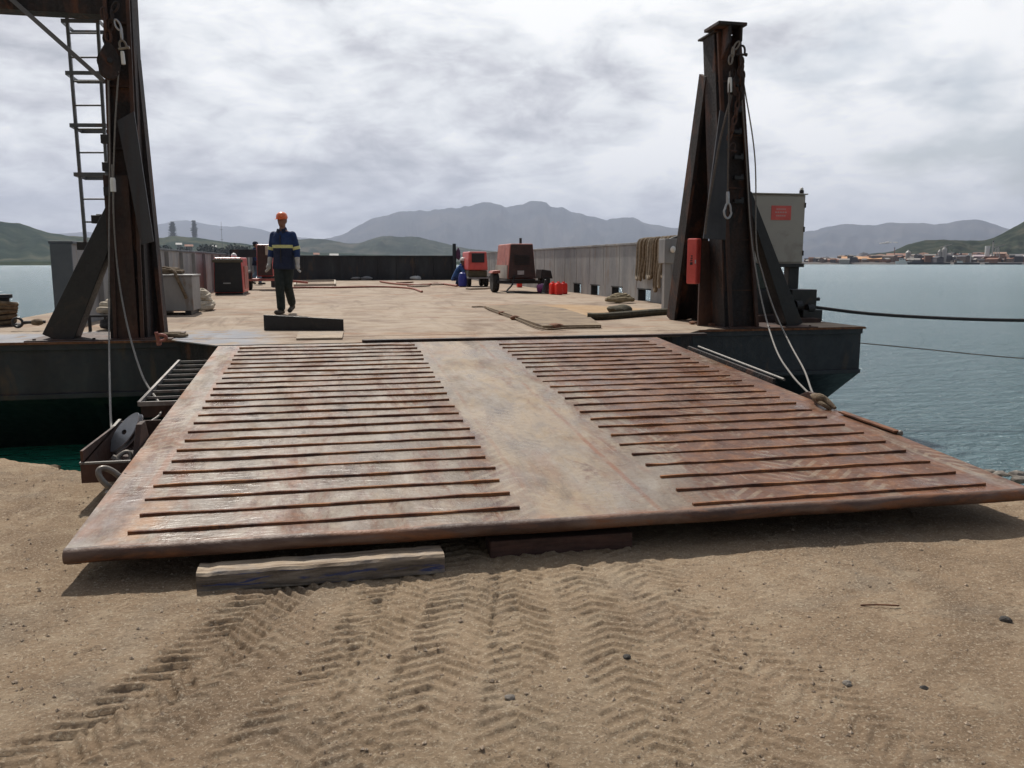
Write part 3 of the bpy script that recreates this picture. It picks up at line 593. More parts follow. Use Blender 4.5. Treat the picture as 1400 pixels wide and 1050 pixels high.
# left side: grating walkway and open bin
def P3(px, py, h=0): return gr(px, py, h)
m_ = MB(); xo = -1.50
m_.bar((xo, 6.93, .49), (xo, 8.8, .61), .022, .035).bar((xo, 6.93, .49), (RXL-.01, 6.93, .49), .022, .035)
for k in range(8): m_.bar((xo+.012, 7.17+k*.235, .50+k*.015), (RXL-.01, 7.17+k*.235, .50+k*.015), .012, .02)
m_.build('side_grating', lightsteel if False else mat('dull galvanised grating', [(.14, .125, .12), (.24, .215, .20)], 8, .5, .3, .1, spots=(.10, .05, .03), sp_scale=6), ramp)
MB().bar((RXL-.03, 7.0, .42), (xo, 7.0, .42), .03, .10).build('grating_bracket', brown_rust, ramp)
m_ = MB(); bx0, bx1, by0, by1, bz0, bz1 = -1.49, RXL-.005, 5.27, 6.25, .285, .40
m_.box((bx0, by0, bz0), (bx1, by0+.015, bz1)); m_.box((bx0, by0+.015, bz0), (bx0+.015, by1, bz1+.08)); m_.box((bx0+.015, by0+.015, bz0), (bx1, by1, bz0+.015)); m_.box((bx0+.015, by1-.015, bz0+.015), (bx1, by1, bz1+.08))
m_.build('side_bin', brown_rust, ramp)
m_ = MB().bar((bx0+.005, by0, bz1+.006), (bx0+.005, by1, bz1+.09), .02, .012).bar((bx0+.02, by0+.006, bz1+.006), (bx1, by0+.006, bz1+.006), .02, .012); m_.build('bin_rim', wiregrey, ramp)
# lifting lug on each side, tread of the right side
MB().prism([(RXL-.012, 5.5, .36), (RXL-.012, 5.9, .39), (RXL-.012, 5.78, .56), (RXL-.012, 5.66, .56)], (-.035, 0, 0)).build('lifting_lug', brown_rust, ramp, .004)
m_ = MB().prism([(RXR+.012, 5.85, .42), (RXR+.012, 6.35, .46), (RXR+.012, 6.2, .52), (RXR+.012, 6.05, .52)], (.035, 0, 0)); m_.build('lifting_lug', brown_rust, ramp, .004)
m_ = MB(); p0, p1 = gr(955, 474, .02), gr(1072, 519, .02); MB().tube([p0, p1], .013, 10).build('side_pipe', wiregrey, ramp, smooth=True)
MB().bar(p0+Vector((-.12, 0, -.03)), p1+Vector((-.10, 0, -.03)), .03, .08).build('side_rail', black_rust, ramp)
m_ = MB(); q0, q1 = gr(1150, 563, .02), gr(1226, 590, .02)
m_.bar(q0, q1, .05, .012).bar(q0+Vector((.025, 0, -.025)), q1+Vector((.025, 0, -.025)), .010, .05); m_.build('angle_iron', rust, ramp)
MB().blob(gr(1231, 592, .01), .02, 3, 2, .3).build('shackle_pin', wiregrey, ramp, smooth=True)

# snatch block, shackles on the left side
def frame_mat(o, d, u):
    d = Vector(d).normalized(); s_ = d.cross(Vector(u)).normalized(); u2 = s_.cross(d); return Matrix(((s_.x, u2.x, d.x, o[0]), (s_.y, u2.y, d.y, o[1]), (s_.z, u2.z, d.z, o[2]), (0, 0, 0, 1)))
c = gy(173, 592, 5.95)
blk = thing('snatch_block', 'grey oval snatch block with a centre hole leaning in the bin left of the ramp', 'pulley block', tuple(c))
ax = Vector((.55, .15, .80)); nrm = Vector((-.35, -.80, .42)).normalized()
M = frame_mat(c, nrm, ax)
def oval(hw, hl, t0, t1, n=28, hole=.03):
    m = MB(); out = []; inn = []
    for z in (t0, t1):
        out.append([M @ Vector((hw*math.cos(a)*(1-.25*math.sin(a)**2), hl*math.sin(a), z)) for a in [2*math.pi*k/n for k in range(n)]])
        inn.append([M @ Vector((hole*math.cos(a), hole*math.sin(a), z)) for a in [2*math.pi*k/n for k in range(n)]])
    vs = out[0]+out[1]+inn[0]+inn[1]; fs = []
    for k in range(n):
        q = (k+1) % n; fs += [(k, q, n+q, n+k), (2*n+q, 2*n+k, 3*n+k, 3*n+q), (n+k, n+q, 3*n+q, 3*n+k), (q, k, 2*n+k, 2*n+q)]
    return m.add(vs, fs)
oval(.062, .155, .016, .028, hole=.018).build('side_plate', lightsteel, blk, smooth=True, angle=40)
oval(.062, .155, -.028, -.016, hole=.018).build('side_plate', lightsteel, blk, smooth=True, angle=40)
MB().lathe([(.005, -.014), (.055, -.014), (.045, -.006), (.045, .006), (.055, .014), (.005, .014)], M, 28).build('sheave', brown_rust, blk, smooth=True)
def shackle(name, c, d, u, rr, th, m, label, cat='shackle', group=None, wide=1.0):
    M = frame_mat(Vector(c), Vector(d), Vector(u)); o = thing(name, label, cat, tuple(c), group)
    pts = [M @ Vector((rr*wide*math.cos(a), rr*1.5*math.sin(a) if a > 0 else 0, 0)) for a in [math.pi*k/14 for k in range(15)]]
    pts = [M @ Vector((rr*wide, -rr*.9, 0))]+pts+[M @ Vector((-rr*wide, -rr*.9, 0))]
    MB().tube(spline(pts, 3), th, 10).build('bow', m, o, smooth=True)
    MB().cyl(M @ Vector((rr*wide+th*2, -rr*.9, 0)), M @ Vector((-rr*wide-th*2, -rr*.9, 0)), th*1.15, 12).build('pin', m, o, smooth=True)
    MB().cyl(M @ Vector((rr*wide+th*.9, -rr*.9, 0)), M @ Vector((rr*wide+th*2.4, -rr*.9, 0)), th*1.6, 6).build('nut', m, o)
    return o
galv = mat('dull galvanised shackle', [(.12, .10, .085), (.26, .23, .19)], 9, .45, .3, .15)
shackle('shackle', gy(170, 627, 5.55), (.2, -.8, .5), (.5, .3, .8), .032, .014, galv, 'pale bow shackle with thick nut joined below the grey snatch block')
shackle('shackle', gy(152, 655, 4.98), (.5, -.7, .3), (-.6, -.2, .75), .055, .017, galv, 'large curved steel shackle hanging at the left edge of the ramp, lowest one', wide=.75)

# ================================================================== TOWERS
def ibeam(p0, p1, w0, d0, w1, d1, tf=.03, tw=.03):
    """H column between two points, flanges facing left and right (X), depth along Y."""
    p0 = Vector(p0); p1 = Vector(p1); parts = []
    def sec(xa, xb, ya, yb):
        vs = []
        for p, w_, d_ in ((p0, w0, d0), (p1, w1, d1)):
            for x, y in ((xa, ya), (xb, ya), (xb, yb), (xa, yb)):
                X = x*w_/2 if abs(x) <= 1 else 0; vs.append(p+Vector((X, y*d_/2, 0)))
        return vs
    m = MB(); fx = tf/(w0/2)
    m.hexa(sec(-1, -1+fx, -1, 1)); m.hexa(sec(1-fx, 1, -1, 1)); m.hexa(sec(-1+fx, 1-fx, -.72, -.72+2*tw/d0))
    return m
def rim(p0, p1, w=.025, t=.02, m=None): m = m or MB(); return m.bar(p0, p1, w, t)

# ---- right tower
rt = thing('ramp_tower', 'rusted black steel ramp hoist tower with a red box, on the right side of bow', 'tower', (5.65, 10.75, DZ))
ibeam((5.65, 10.85, DZ), (5.27, 10.85, 4.605), .52, .40, .36, .34).build('column', black_rust, rt, .004)
m_ = MB(); m_.bar((5.46, 10.60, DZ+.0), (5.13, 10.62, 4.60), .05, .045).bar((5.86, 10.61, DZ), (5.42, 10.63, 4.60), .05, .045); m_.build('column_edge', brown_rust, rt, .004)
# raked leg: two flanges and web
m_ = MB(); fa, ta = Vector((5.32, 12.35, DZ)), Vector((5.14, 11.05, 4.15))
m_.bar(fa, ta, .05, .30, (0, 1, 0), .05, .22); m_.bar(fa+Vector((.38, 0, 0)), ta+Vector((.26, 0, 0)), .05, .30, (0, 1, 0), .05, .22)
m_.bar(fa+Vector((.19, .04, 0)), ta+Vector((.13, .03, 0)), .34, .03, (0, 1, 0), .22, .03); m_.build('raked_leg', black_rust, rt, .004)
m_ = MB(); m_.prism([(5.72, 11.02, DZ+.01), (5.72, 12.2, DZ+.01), (5.62, 11.04, 2.6)], (.03, 0, 0)); m_.build('web_plate', brown_rust, rt)
MB().box((5.18, 11.06, DZ), (5.46, 11.10, 1.9)).build('back_plate', brown_rust, rt)
m_ = MB(); m_.bar(Vector((6.50, 10.82, DZ)), Vector((5.70, 10.82, 2.55)), .24, .30, (0, 1, 0), .10, .22); m_.build('side_brace', blackm, rt, .006)
m_ = MB(); m_.box((5.06, 10.60, 4.605), (5.36, 11.12, 4.632)); m_.box((5.00, 10.36, 4.634), (5.40, 10.80, 4.675)); m_.build('cap_plate', black_rust, rt, .005)
m_ = MB(); m_.prism([(5.16, 10.38, 4.633), (5.16, 10.38, 4.42), (5.16, 10.60, 4.25), (5.16, 10.62, 4.633)], (.03, 0, 0)); m_.prism([(5.32, 10.38, 4.633), (5.32, 10.38, 4.45), (5.32, 10.60, 4.3), (5.32, 10.62, 4.633)], (.03, 0, 0)); m_.build('head_bracket', black_rust, rt, .003)
m_ = MB(); p = [gy(985, 150, 10.58), gy(998, 160, 10.58), gy(992, 328, 10.55), gy(962, 326, 10.55)]; m_.prism(p, (0, .03, 0)); m_.build('guard_plate', mat('dull grey guard plate', [(.022, .022, .026), (.05, .05, .056)], 3, .5, .1, .2, stretch=(1, 1, .15), spots=(.04, .02, .015), sp_scale=2), rt, .003)
for i, y in enumerate((215, 243, 275, 180, 150)):
    a = gy(1003, y, 10.62); m_ = MB(); m_.bar(a, a+Vector((.13 if i < 3 else .10, 0, 0)), .06, .05).bar(a+Vector((.12 if i < 3 else .09, 0, -.03)), a+Vector((.12 if i < 3 else .09, 0, .05)), .04, .04); m_.build('cable_hook', blackm, rt, .004)
m_ = MB().box((5.3, 10.42, DZ), (6.7, 11.4, DZ+.014)); m_.build('base_plate', brown_rust, rt, .003)

# extinguisher box on the tower
e0 = gy(941, 326, 10.98); e1 = gy(959, 388, 10.98)
ex = thing('extinguisher_box', 'tall narrow red fire extinguisher box hung on the right tower', 'extinguisher box', ((e0.x+e1.x)/2, 10.98, e1.z))
Mx = Matrix.Translation(((e0.x+e1.x)/2, 11.0, e1.z)) @ Matrix.Rotation(R(-44), 4, 'Z'); hh = e0.z-e1.z
MB().box((-.075, -.10, 0), (.075, .07, hh), Mx).build('case', redpaint, ex, .018)
MB().box((-.068, -.118, .012), (.068, -.102, hh-.012), Mx).build('door', redpaint, ex, .010)
m_ = MB(); m_.box((-.020, -.121, hh*.42), (.018, -.1185, hh*.48), Mx)
for k in range(3): m_.box((-.016+.004*k, -.121, hh*(.5+.05*k)), (.014, -.1185, hh*(.53+.05*k)), Mx)
m_.build('marking', blackm, ex)
MB().box((.05, -.126, hh*.45), (.068, -.119, hh*.53), Mx).build('latch', lightsteel, ex)
MB().box((-.05, .07, .1), (.05, .12, hh-.1), Mx).build('bracket', blackm, ex)

# ---- left tower
lt = thing('ramp_tower', 'tall rusted brown hoist tower with ladder beside it, on the left side of bow', 'tower', (-2.36, 10.75, DZ))
ibeam((-2.36, 10.85, DZ), (-2.225, 10.85, 5.2), .42, .42, .26, .34).build('column', black_rust, lt, .004)
m_ = MB(); m_.box((-2.52, 10.60, DZ), (-2.25, 10.64, 2.6)); m_.build('front_plate', brown_rust, lt, .003)
m_ = MB(); m_.bar((-2.50, 10.585, DZ), (-2.345, 10.60, 5.2), .04, .04).bar((-2.20, 10.585, DZ), (-2.115, 10.60, 5.2), .04, .04); m_.build('column_edge', brown_rust, lt, .003)
m_ = MB(); fa, ta = Vector((-2.13, 11.25, DZ)), Vector((-2.13, 11.0, 4.05))
tx = gy(190, 85, 11.0).x-.06; m_ = MB()
for xo_, yo in ((0, 0),):
    m_.bar(Vector((gy(217, 462, 11.2).x, 11.2, DZ)), Vector((tx, 11.0, 4.0)), .18, .34, (0, 1, 0), .12, .28)
m_.bar(Vector((gy(224, 462, 11.02).x, 10.98, DZ)), Vector((tx+.055, 10.84, 4.0)), .05, .05, (0, 1, 0)); m_.build('raked_leg', black_rust, lt, .004)
m_ = MB(); p = [gy(160, 165, 10.52), gy(183, 152, 10.52), gy(210, 330, 10.52), gy(193, 335, 10.52)]; m_.prism(p, (0, .03, 0)); m_.build('guard_plate', MATS['dull grey guard plate'], lt, .003)
b0, b1 = gy(82, 466, 10.75), gy(160, 285, 10.75); m_ = MB(); m_.bar(Vector((b0.x, 10.78, DZ)), Vector((b1.x, 10.78, b1.z)), .34, .30, (0, 1, 0), .20, .24); m_.build('side_brace', blackm, lt, .008)
m_ = MB().box((-3.45, 10.45, DZ), (-1.85, 11.5, DZ+.014)); m_.build('base_plate', brown_rust, lt, .003)
t0, t1 = gy(15, 4, 10.9), gy(150, 4, 10.9)
m_ = MB(); m_.box((t0.x-.9, 10.75, gy(60, 20, 10.9).z), (-2.33, 11.0, gy(60, 20, 10.9).z+.32)); m_.build('overhead_beam', black_rust, lt, .005)
m_ = MB(); d0, d1 = gy(8, -8, 10.68), gy(143, 112, 10.68); dd = (d1-d0); m_.bar(d0-dd*.25, d1, .05, .06, (0, 1, 0)); m_.build('beam_strut', mat('grey angle strut', [(.10, .10, .105), (.15, .145, .145)], 5, .5, .3, .1), lt, .004)
for k, (x, y) in enumerate(((143, 190), (147, 262), (145, 228))):
    a = gy(x, y, 10.58); MB().box((a.x-.04, a.y-.02, a.z-.05), (a.x+.05, a.y+.05, a.z+.05)).build('cable_hook', blackm, lt, .004)

# ladder with back hoops
ldr = thing('ladder', 'tall grey steel ladder with flat hoop bars rising left of the left tower', 'ladder', (-3.2, 11.3, 1.7))
LA0, LA1 = gy(90, 5, 11.3), gy(117, 333, 11.3); LB0, LB1 = gy(132, 5, 11.3), gy(152, 333, 11.3)
lsm = mat('grey ladder steel', [(.075, .085, .095), (.13, .14, .15)], 6, .45, .3, .1, spots=(.11, .07, .05), sp_scale=6)
for a, c in ((LA0, LA1), (LB0, LB1)): MB().bar(a, c, .035, .05, (0, 1, 0)).build('stile', lsm, ldr, .004)
for k in range(11):
    t = (.02+k*.0985); a = LA0.lerp(LA1, t); c = LB0.lerp(LB1, t); MB().tube([a, c], .011, 8).build('rung', lsm, ldr, smooth=True)
for t in (.075, .285, .50, .705):
    a = LA0.lerp(LA1, t)+Vector((-.05, -.06, 0)); c = LB0.lerp(LB1, t)+Vector((.03, -.06, 0)); m_ = MB(); m_.bar(a, c, .012, .045).bar(a, a+Vector((0, .5, 0)), .012, .045).bar(c, c+Vector((0, .5, 0)), .012, .045).bar(a+Vector((0, .5, 0)), c+Vector((0, .5, 0)), .012, .045); m_.build('hoop', lsm, ldr)
for t in (1.0,):
    a = LA1+Vector((-.04, -.05, -.03)); MB().box(a-Vector((.04, .04, .05)), a+Vector((.09, .04, .05))).build('clamp', blackm, ldr, .004)
a = gy(132, 300, 11.3); MB().box(a-Vector((.05, .05, .05)), a+Vector((.05, .05, .05))).bar(a+Vector((0, 0, .05)), a+Vector((.25, 0, .05)), .03, .03).build('bracket', blackm, ldr, .004)

# hook blocks at the heads of the towers
def hookblock(name, c, label, s=1.0):
    c = Vector(c); o = thing(name, label, 'pulley block', tuple(c)); M = Matrix.Translation(c) @ Matrix.Rotation(R(20), 4, 'Z') @ Matrix.Rotation(math.pi/2, 4, 'X')
    m = MB(); n = 24
    poly = [M @ Vector((.13*s*math.cos(a)*(1-.25*math.sin(a)), .24*s*math.sin(a), .05)) for a in [2*math.pi*k/n for k in range(n)]]
    m.prism(poly, (M.to_3x3() @ Vector((0, 0, -.02)))); m.build('cheek_plate', black_rust, o, .004)
    poly = [p+M.to_3x3() @ Vector((0, 0, -.08)) for p in poly]; m = MB(); m.prism(poly, (M.to_3x3() @ Vector((0, 0, -.02)))); m.build('cheek_plate', brown_rust, o, .004)
    MB().lathe([(.02, -.025), (.15*s, -.025), (.12*s, -.008), (.12*s, .008), (.15*s, .025), (.02, .025)], M, 24).build('sheave', black_rust, o, smooth=True)
    MB().cyl(M @ Vector((0, 0, -.07)), M @ Vector((0, 0, .08)), .035*s, 12).build('axle', blackm, o)
    pts = [c+Vector((.05*s*math.cos(a), 0, .30*s+.09*s*math.sin(a))) for a in [2*math.pi*k/14 for k in range(14)]]
    MB().tube(pts, .016*s, 8, close=True).build('becket', black_rust, o, smooth=True); return o
hookblock('pulley_block', gy(149, 84, 10.45), 'dark rusty pulley block hung near the top of left tower', .82)
hookblock('pulley_block', gy(1003, 118, 10.45), 'small dark pulley block hung under the head of the right tower', .55)
def chain(name, pts, r, th, m, label, cat='chain'):
    P = spline(pts, 20); o = MB(); d = 0; last = P[0]; k = 0; step = r*2.7
    i = 0; acc = 0; spots_ = [P[0]]
    for a, c in zip(P, P[1:]):
        acc += (c-a).length
        if acc >= step: spots_.append(c); acc = 0
    for k, (a, c) in enumerate(zip(spots_, spots_[1:])):
        dr = (c-a).normalized(); M = frame_mat((a+c)/2, Vector((1, 0, 0)) if k % 2 else Vector((0, 1, .01)), dr)
        o.tube([M @ Vector((r*.75*math.cos(t), r*1.7*math.sin(t), 0)) for t in [2*math.pi*q/12 for q in range(12)]], th, 6, close=True)
    return tag(o.build(name, m, smooth=True, origin=pts[0]), label, cat)
chain('chain', [gy(158, 28, 10.42), gy(166, 45, 10.42), gy(172, 62, 10.42)], .035, .012, lightsteel, 'short pale galvanised chain at the top of the left tower')
chain('chain', [gy(1010, 58, 10.36), gy(1000, 75, 10.36), gy(998, 92, 10.36)], .035, .012, galv, 'short dark chain at the head of the right tower')
shackle('shackle', gy(1014, 70, 10.36), (0, 1, .1), (0, 0, 1), .045, .014, black_rust, 'black shackle at the very top of the right tower')

chain('chain', [gy(1012, 92, 10.40), gy(1010, 130, 10.42), gy(1003, 170, 10.42), gy(993, 198, 10.44)], .036, .013, brown_rust, 'long rusty brown chain hanging down the right tower below its head')
chain('chain', [gy(1014, 78, 10.34), gy(1016, 110, 10.36), gy(1013, 142, 10.38)], .03, .012, black_rust, 'black chain hanging at the outer edge of the right tower head')
shackle('shackle', gy(1001, 202, 10.40), (0, 1, .1), (.2, 0, 1), .04, .013, brown_rust, 'rusty shackle halfway down the right tower at the chain end')
chain('chain', [gy(141, 12, 10.42), gy(146, 40, 10.42), gy(150, 62, 10.42)], .04, .015, brown_rust, 'rusty brown chain above the pulley block on the left tower')
chain('chain', [gy(160, 4, 10.42), gy(153, 20, 10.42), gy(150, 48, 10.42)], .036, .013, black_rust, 'black chain crossing above the pulley block at top of left tower')
shackle('shackle', gy(168, 62, 10.40), (0, 1, .1), (-.2, 0, 1), .034, .012, galv, 'pale shackle holding the cable socket near the top of left tower')
def bolts(parent, pts, r=.018, h=.016):
    for p in pts: p = Vector(p); MB().cyl(p, p+Vector((0, 0, h)), r, 6).build('bolt', black_rust, parent)
bolts(rt, [(5.38, 10.5, DZ+.014), (5.98, 10.5, DZ+.014), (6.25, 10.5, DZ+.014), (6.62, 10.5, DZ+.014)]); bolts(lt, [(-3.36, 10.52, DZ+.014), (-2.72, 10.52, DZ+.014), (-1.95, 10.52, DZ+.014), (-1.92, 10.9, DZ+.014)])
for z in (1.2, 1.9, 2.6, 3.3, 4.0):      # stiffener plates between the flanges
    t = (z-DZ)/(4.605-DZ); xc = 5.65+(5.27-5.65)*t; MB().box((xc-.22+.06*t, 10.70, z), (xc+.22-.06*t, 10.98, z+.02)).build('stiffener', brown_rust, rt)
for z in (1.4, 2.9, 3.6, 4.3):
    t = (z-DZ)/(5.2-DZ); xc = -2.36+.135*t; MB().box((xc-.17+.05*t, 10.665, z), (xc+.17-.05*t, 10.98, z+.02)).build('stiffener', brown_rust, lt)

# wires
def wire(name, pts, r, m, label, cat='cable', group=None, n=14, fittings=()):
    P = spline(pts, n)
    if not fittings: return tag(MB().tube(P, r, 8).build(name, m, smooth=True, origin=pts[0]), label, cat, group)
    o = thing(name, label, cat, tuple(pts[0]), group); MB().tube(P, r, 8).build('wire', m, o, smooth=True)
    for nm, a, c, rr, mm in fittings: MB().tube([a, Vector(a).lerp(Vector(c), .2), c], [rr*.8, rr, rr], 12).build(nm, mm, o, smooth=True)
    return o
wm = wiregrey
TLb = Vector((-1.38, 5.72, .50))
wire('steel_cable', [gy(147, 70, 10.5), gy(150, 200, 10.46), gy(149, 330, 10.4), gy(149, 450, 9.9), gy(151, 560, 7.2), gy(155, 604, 6.0)], .009, wm, 'straight thin steel cable dropping plumb from the left tower into the side bin')
wire('steel_cable', [gy(162, 98, 10.44), gy(157, 180, 10.45), gy(155, 280, 10.45), gy(161, 370, 10.4), gy(174, 445, 10.0), gy(194, 512, 8.6), gy(217, 550, 7.4), gy(219, 566, 6.9), gy(200, 580, 6.6), gy(183, 590, 6.2)], .0095, wm, 'slack steel cable sagging from the left tower onto the ramp edge by the snatch block', fittings=[('socket', gy(167, 70, 10.43), gy(169, 88, 10.43), .022, whitem)])
wire('steel_cable', [gy(153, 225, 10.36), gy(154, 245, 10.36), gy(155, 262, 10.36), gy(155, 292, 10.36)], .009, wm, 'short cable tail with a pale socket halfway up the left tower', fittings=[('socket', gy(154, 243, 10.35), gy(155, 262, 10.35), .030, whitem)])
er = gr(1112, 543, .05)
wire('steel_cable', [gy(1012, 105, 10.45), gy(1020, 210, 10.42), gy(1026, 310, 10.3), gy(1034, 372, 10.1), gy(1046, 430, 9.5), gy(1062, 480, 8.4), gy(1082, 512, 7.4), gy(1100, 532, 6.6), er], .0095, wm, 'left one of two slack cables from the right tower to the ramp')
wire('steel_cable', [gy(1016, 108, 10.46), gy(1032, 215, 10.44), gy(1034, 330, 10.35), gy(1043, 375, 10.2), gy(1059, 425, 9.7), gy(1080, 470, 8.7), gy(1099, 505, 7.6), gy(1110, 535, 6.5), er+Vector((.02, -.02, 0))], .0095, wm, 'right one of two slack cables from the right tower to the ramp')
th0 = gy(995, 262, 10.38); th1 = gy(995, 278, 10.38)
th = wire('steel_cable', [gy(998, 98, 10.4), gy(997, 130, 10.38), gy(996, 200, 10.36), th0], .012, wiredark, 'cable hanging down the right tower ending in a pale socket and thimble eye', fittings=[('socket', th0, th1, .024, lightsteel), ('socket', gy(998, 106, 10.4), gy(998, 126, 10.4), .028, whitem)])
cc = gy(995, 288, 10.38); MB().tube([cc+Vector((.055*math.sin(t)*(1 if math.cos(t) < 0 else .75), 0, .10*math.cos(t))) for t in [2*math.pi*k/20 for k in range(20)]], .015, 8, close=True).build('thimble', lightsteel, th, smooth=True)
wire('steel_cable', [gy(1000, 130, 10.42), gy(991, 165, 10.42), gy(984, 195, 10.44), gy(976, 240, 10.46), gy(968, 285, 10.46), gy(964, 320, 10.46)], .018, wiredark, 'dark cable slung inward down the left side of the right tower')
m_ = MB(); a = gr(1122, 540, .06); m_.tube(spline([gr(1111, 541, .06), gr(1120, 544, .07), gr(1130, 549, .05), gr(1142, 558, .02)], 4), [.02, .025, .03, .035, .037, .038, .036, .034, .03, .027, .022, .018, .012], 10); m_.tube(spline([gr(1113, 546, .03), gr(1124, 552, .04), gr(1136, 560, .0)], 4), .018, 8)
tag(m_.build('rope_lashing', rope_brown, smooth=True, origin=a), 'brown knotted lashing where two cables meet the right edge of ramp', 'lashing')

# ================================================================== CABINET, WINCH
cab = thing('control_cabinet', 'beige steel control cabinet with red warning sign on a dark post by the right tower', 'cabinet', (6.8, 12.2, DZ))
c0, c1 = gy(1012, 265, 12.0), gy(1097, 360, 12.0)
MB().box((c0.x, 12.0, c1.z), (c1.x, 12.45, c0.z)).build('cabinet_body', cabinet, cab, .012)
mid = gy(1040, 300, 12).x
MB().box((c0.x+.02, 11.975, c1.z+.02), (c1.x-.02, 11.997, c0.z-.03)).build('cabinet_door', cabinet, cab, .006)
MB().box((c0.x-.02, 11.96, c0.z+.002), (c1.x+.02, 12.47, c0.z+.02)).build('cabinet_roof', cabinet, cab, .005)
for zz_ in (.15, .5, .85):
    z = c1.z+(c0.z-c1.z)*zz_; MB().box((c1.x-.028, 11.955, z-.04), (c1.x-.012, 11.974, z+.04)).build('hinge', blackm, cab, .002)
a = gy(1040, 340, 11.96); MB().box((a.x-.02, 11.945, a.z-.06), (a.x+.02, 11.974, a.z+.06)).build('handle', blackm, cab, .005)
s0, s1 = gy(1055, 281, 11.97), gy(1081, 301, 11.97)
sg = MB().box((s0.x, 11.968, s1.z), (s1.x, 11.9745, s0.z)).build('warning_sign', redpaint, cab)
m_ = MB(); cx, cz = (s0.x+s1.x)/2, (s0.z+s1.z)/2; w_ = s1.x-s0.x; h_ = s0.z-s1.z
pin = mat('sign lettering', [(.55, .32, .30), (.62, .38, .36)], 5, .6, 0, 0)
for k, (dz_, ww) in enumerate(((.26, .5), (.04, .62), (-.20, .5))):
    nl = 5
    for q in range(nl):
        xa = cx-ww*w_/2+ww*w_*q/nl; m_.box((xa, 11.9655, cz+dz_*h_-.05*h_), (xa+ww*w_/nl*.62, 11.9675, cz+dz_*h_+.05*h_))
m_.build('lettering', pin, sg)
for px_ in (1097, 1068): pass
a = gy(1096, 262, 12.05); MB().cyl(a+Vector((0, 0, -.08)), a+Vector((0, 0, .02)), .035, 12).build('beacon_base', blackm, cab, smooth=True); MB().blob(a+Vector((0, 0, .04)), .028, 1, 2, 0).build('beacon_lamp', whitem, cab, smooth=True)
pL, pR = gy(1078, 380, 12.1), gy(1092, 380, 12.1)
MB().box((pL.x, 12.1, DZ), (pR.x, 12.25, c1.z-.06)).build('post', bluegrey if False else blackm, cab, .005)
MB().box((c0.x-.0, 11.99, c1.z-.06), (c1.x+.03, 12.46, c1.z-.002)).build('support_frame', blackm, cab, .005)
a = gy(1050, 300, 11.97); MB().box((gy(1026, 270, 11.97).x, 11.968, gy(1026, 300, 12).z), (gy(1028, 270, 11.97).x, 11.9745, gy(1026, 275, 12).z)).build('door_seam', whitem, cab)

win = thing('winch', 'black oily mooring winch with gearbox and drum under the beige cabinet', 'winch', (7.0, 12.2, DZ))
def wb(x0, y0, x1, y1, Y, d, name, m=blackm, bv=.012): a = gy(x0, y0, Y); c = gy(x1, y1, Y); return MB().box((a.x, Y, max(c.z, DZ+.001)), (c.x, Y+d, a.z)).build(name, m, win, bv)
wb(1083, 396, 1116, 424, 11.6, .4, 'gearbox'); wb(1068, 436, 1122, 443, 11.3, .8, 'bedplate', brown_rust, .004)
a = gy(1082, 420, 11.8); MB().lathe([(.05, -.28), (.20, -.28), (.20, -.24), (.12, -.22), (.12, .22), (.20, .24), (.20, .28), (.05, .28)], Matrix.Translation((a.x, 11.85, a.z)) @ Matrix.Rotation(math.pi/2, 4, 'Y'), 20).build('drum', blackm, win, smooth=True)
wb(1098, 424, 1124, 440, 11.5, .3, 'motor'); a = gy(1116, 409, 11.7); MB().cyl(a, a+Vector((.05, 0, 0)), .03, 10).build('shaft', blackm, win)
for k, x in enumerate((1076, 1090, 1106)): a = gy(x, 414+4*k, 11.55); MB().cyl(a+Vector((-.04, 0, 0)), a+Vector((.06, 0, 0)), .09-.01*k, 14).build('flange', blackm, win)
gw = mat('green dark enamel', [(.015, .025, .018), (.03, .045, .03)], 5, .5, 0, .1, spots=(.06, .03, .015), sp_scale=8)
eng = thing('diesel_engine', 'dark greasy diesel power pack standing between the right tower and cabinet post', 'engine', (6.3, 12.0, DZ))
def eb(x0, y0, x1, y1, Y, d, name, m=blackm, bv=.02): a = gy(x0, y0, Y); c = gy(x1, y1, Y); return MB().box((a.x, Y, max(c.z, DZ+.001)), (c.x, Y+d, a.z)).build(name, m, eng, bv)
eb(1020, 362, 1060, 396, 11.9, .4, 'cylinder_head', gw); eb(1015, 396, 1062, 440, 11.8, .5, 'engine_block', blackm); eb(1058, 372, 1066, 396, 12.0, .2, 'air_filter', gw, .03); eb(1000, 432, 1072, 444, 11.4, .9, 'skid', brown_rust, .005)
a = gy(1063, 405, 12.0); MB().lathe([(.02, 0), (.13, 0), (.14, .04), (.02, .06)], Matrix.Translation((a.x, 11.8, a.z-.1)) @ Matrix.Rotation(math.pi/2, 4, 'X'), 20).build('fan', blackm, eng, smooth=True)
for k in range(4): a = gy(1024+9*k, 364, 11.95); MB().cyl(a, a+Vector((0, 0, .05)), .018, 8).build('rocker_cap', gw, eng)

# fence post with lamp next to the raked leg
bl_ = thing('bollard', 'pale grey post with white lamp between hanging ropes and right tower', 'post', tuple(gz(917, 420)))
a = gy(916, 360, 14.5); MB().box((a.x-.10, 14.5, DZ), (a.x+.02, 14.62, a.z+.0)).build('post', greypaint, bl_, .006)
MB().box((a.x-.13, 14.45, a.z), (a.x+.22, 14.75, a.z+.45)).build('junction_box', greypaint, bl_, .012)
b_ = gy(920, 341, 14.4); MB().blob(b_, .05, 2, 2, .05, (1, 1, 1.3)).build('lamp', whitem, bl_, smooth=True)

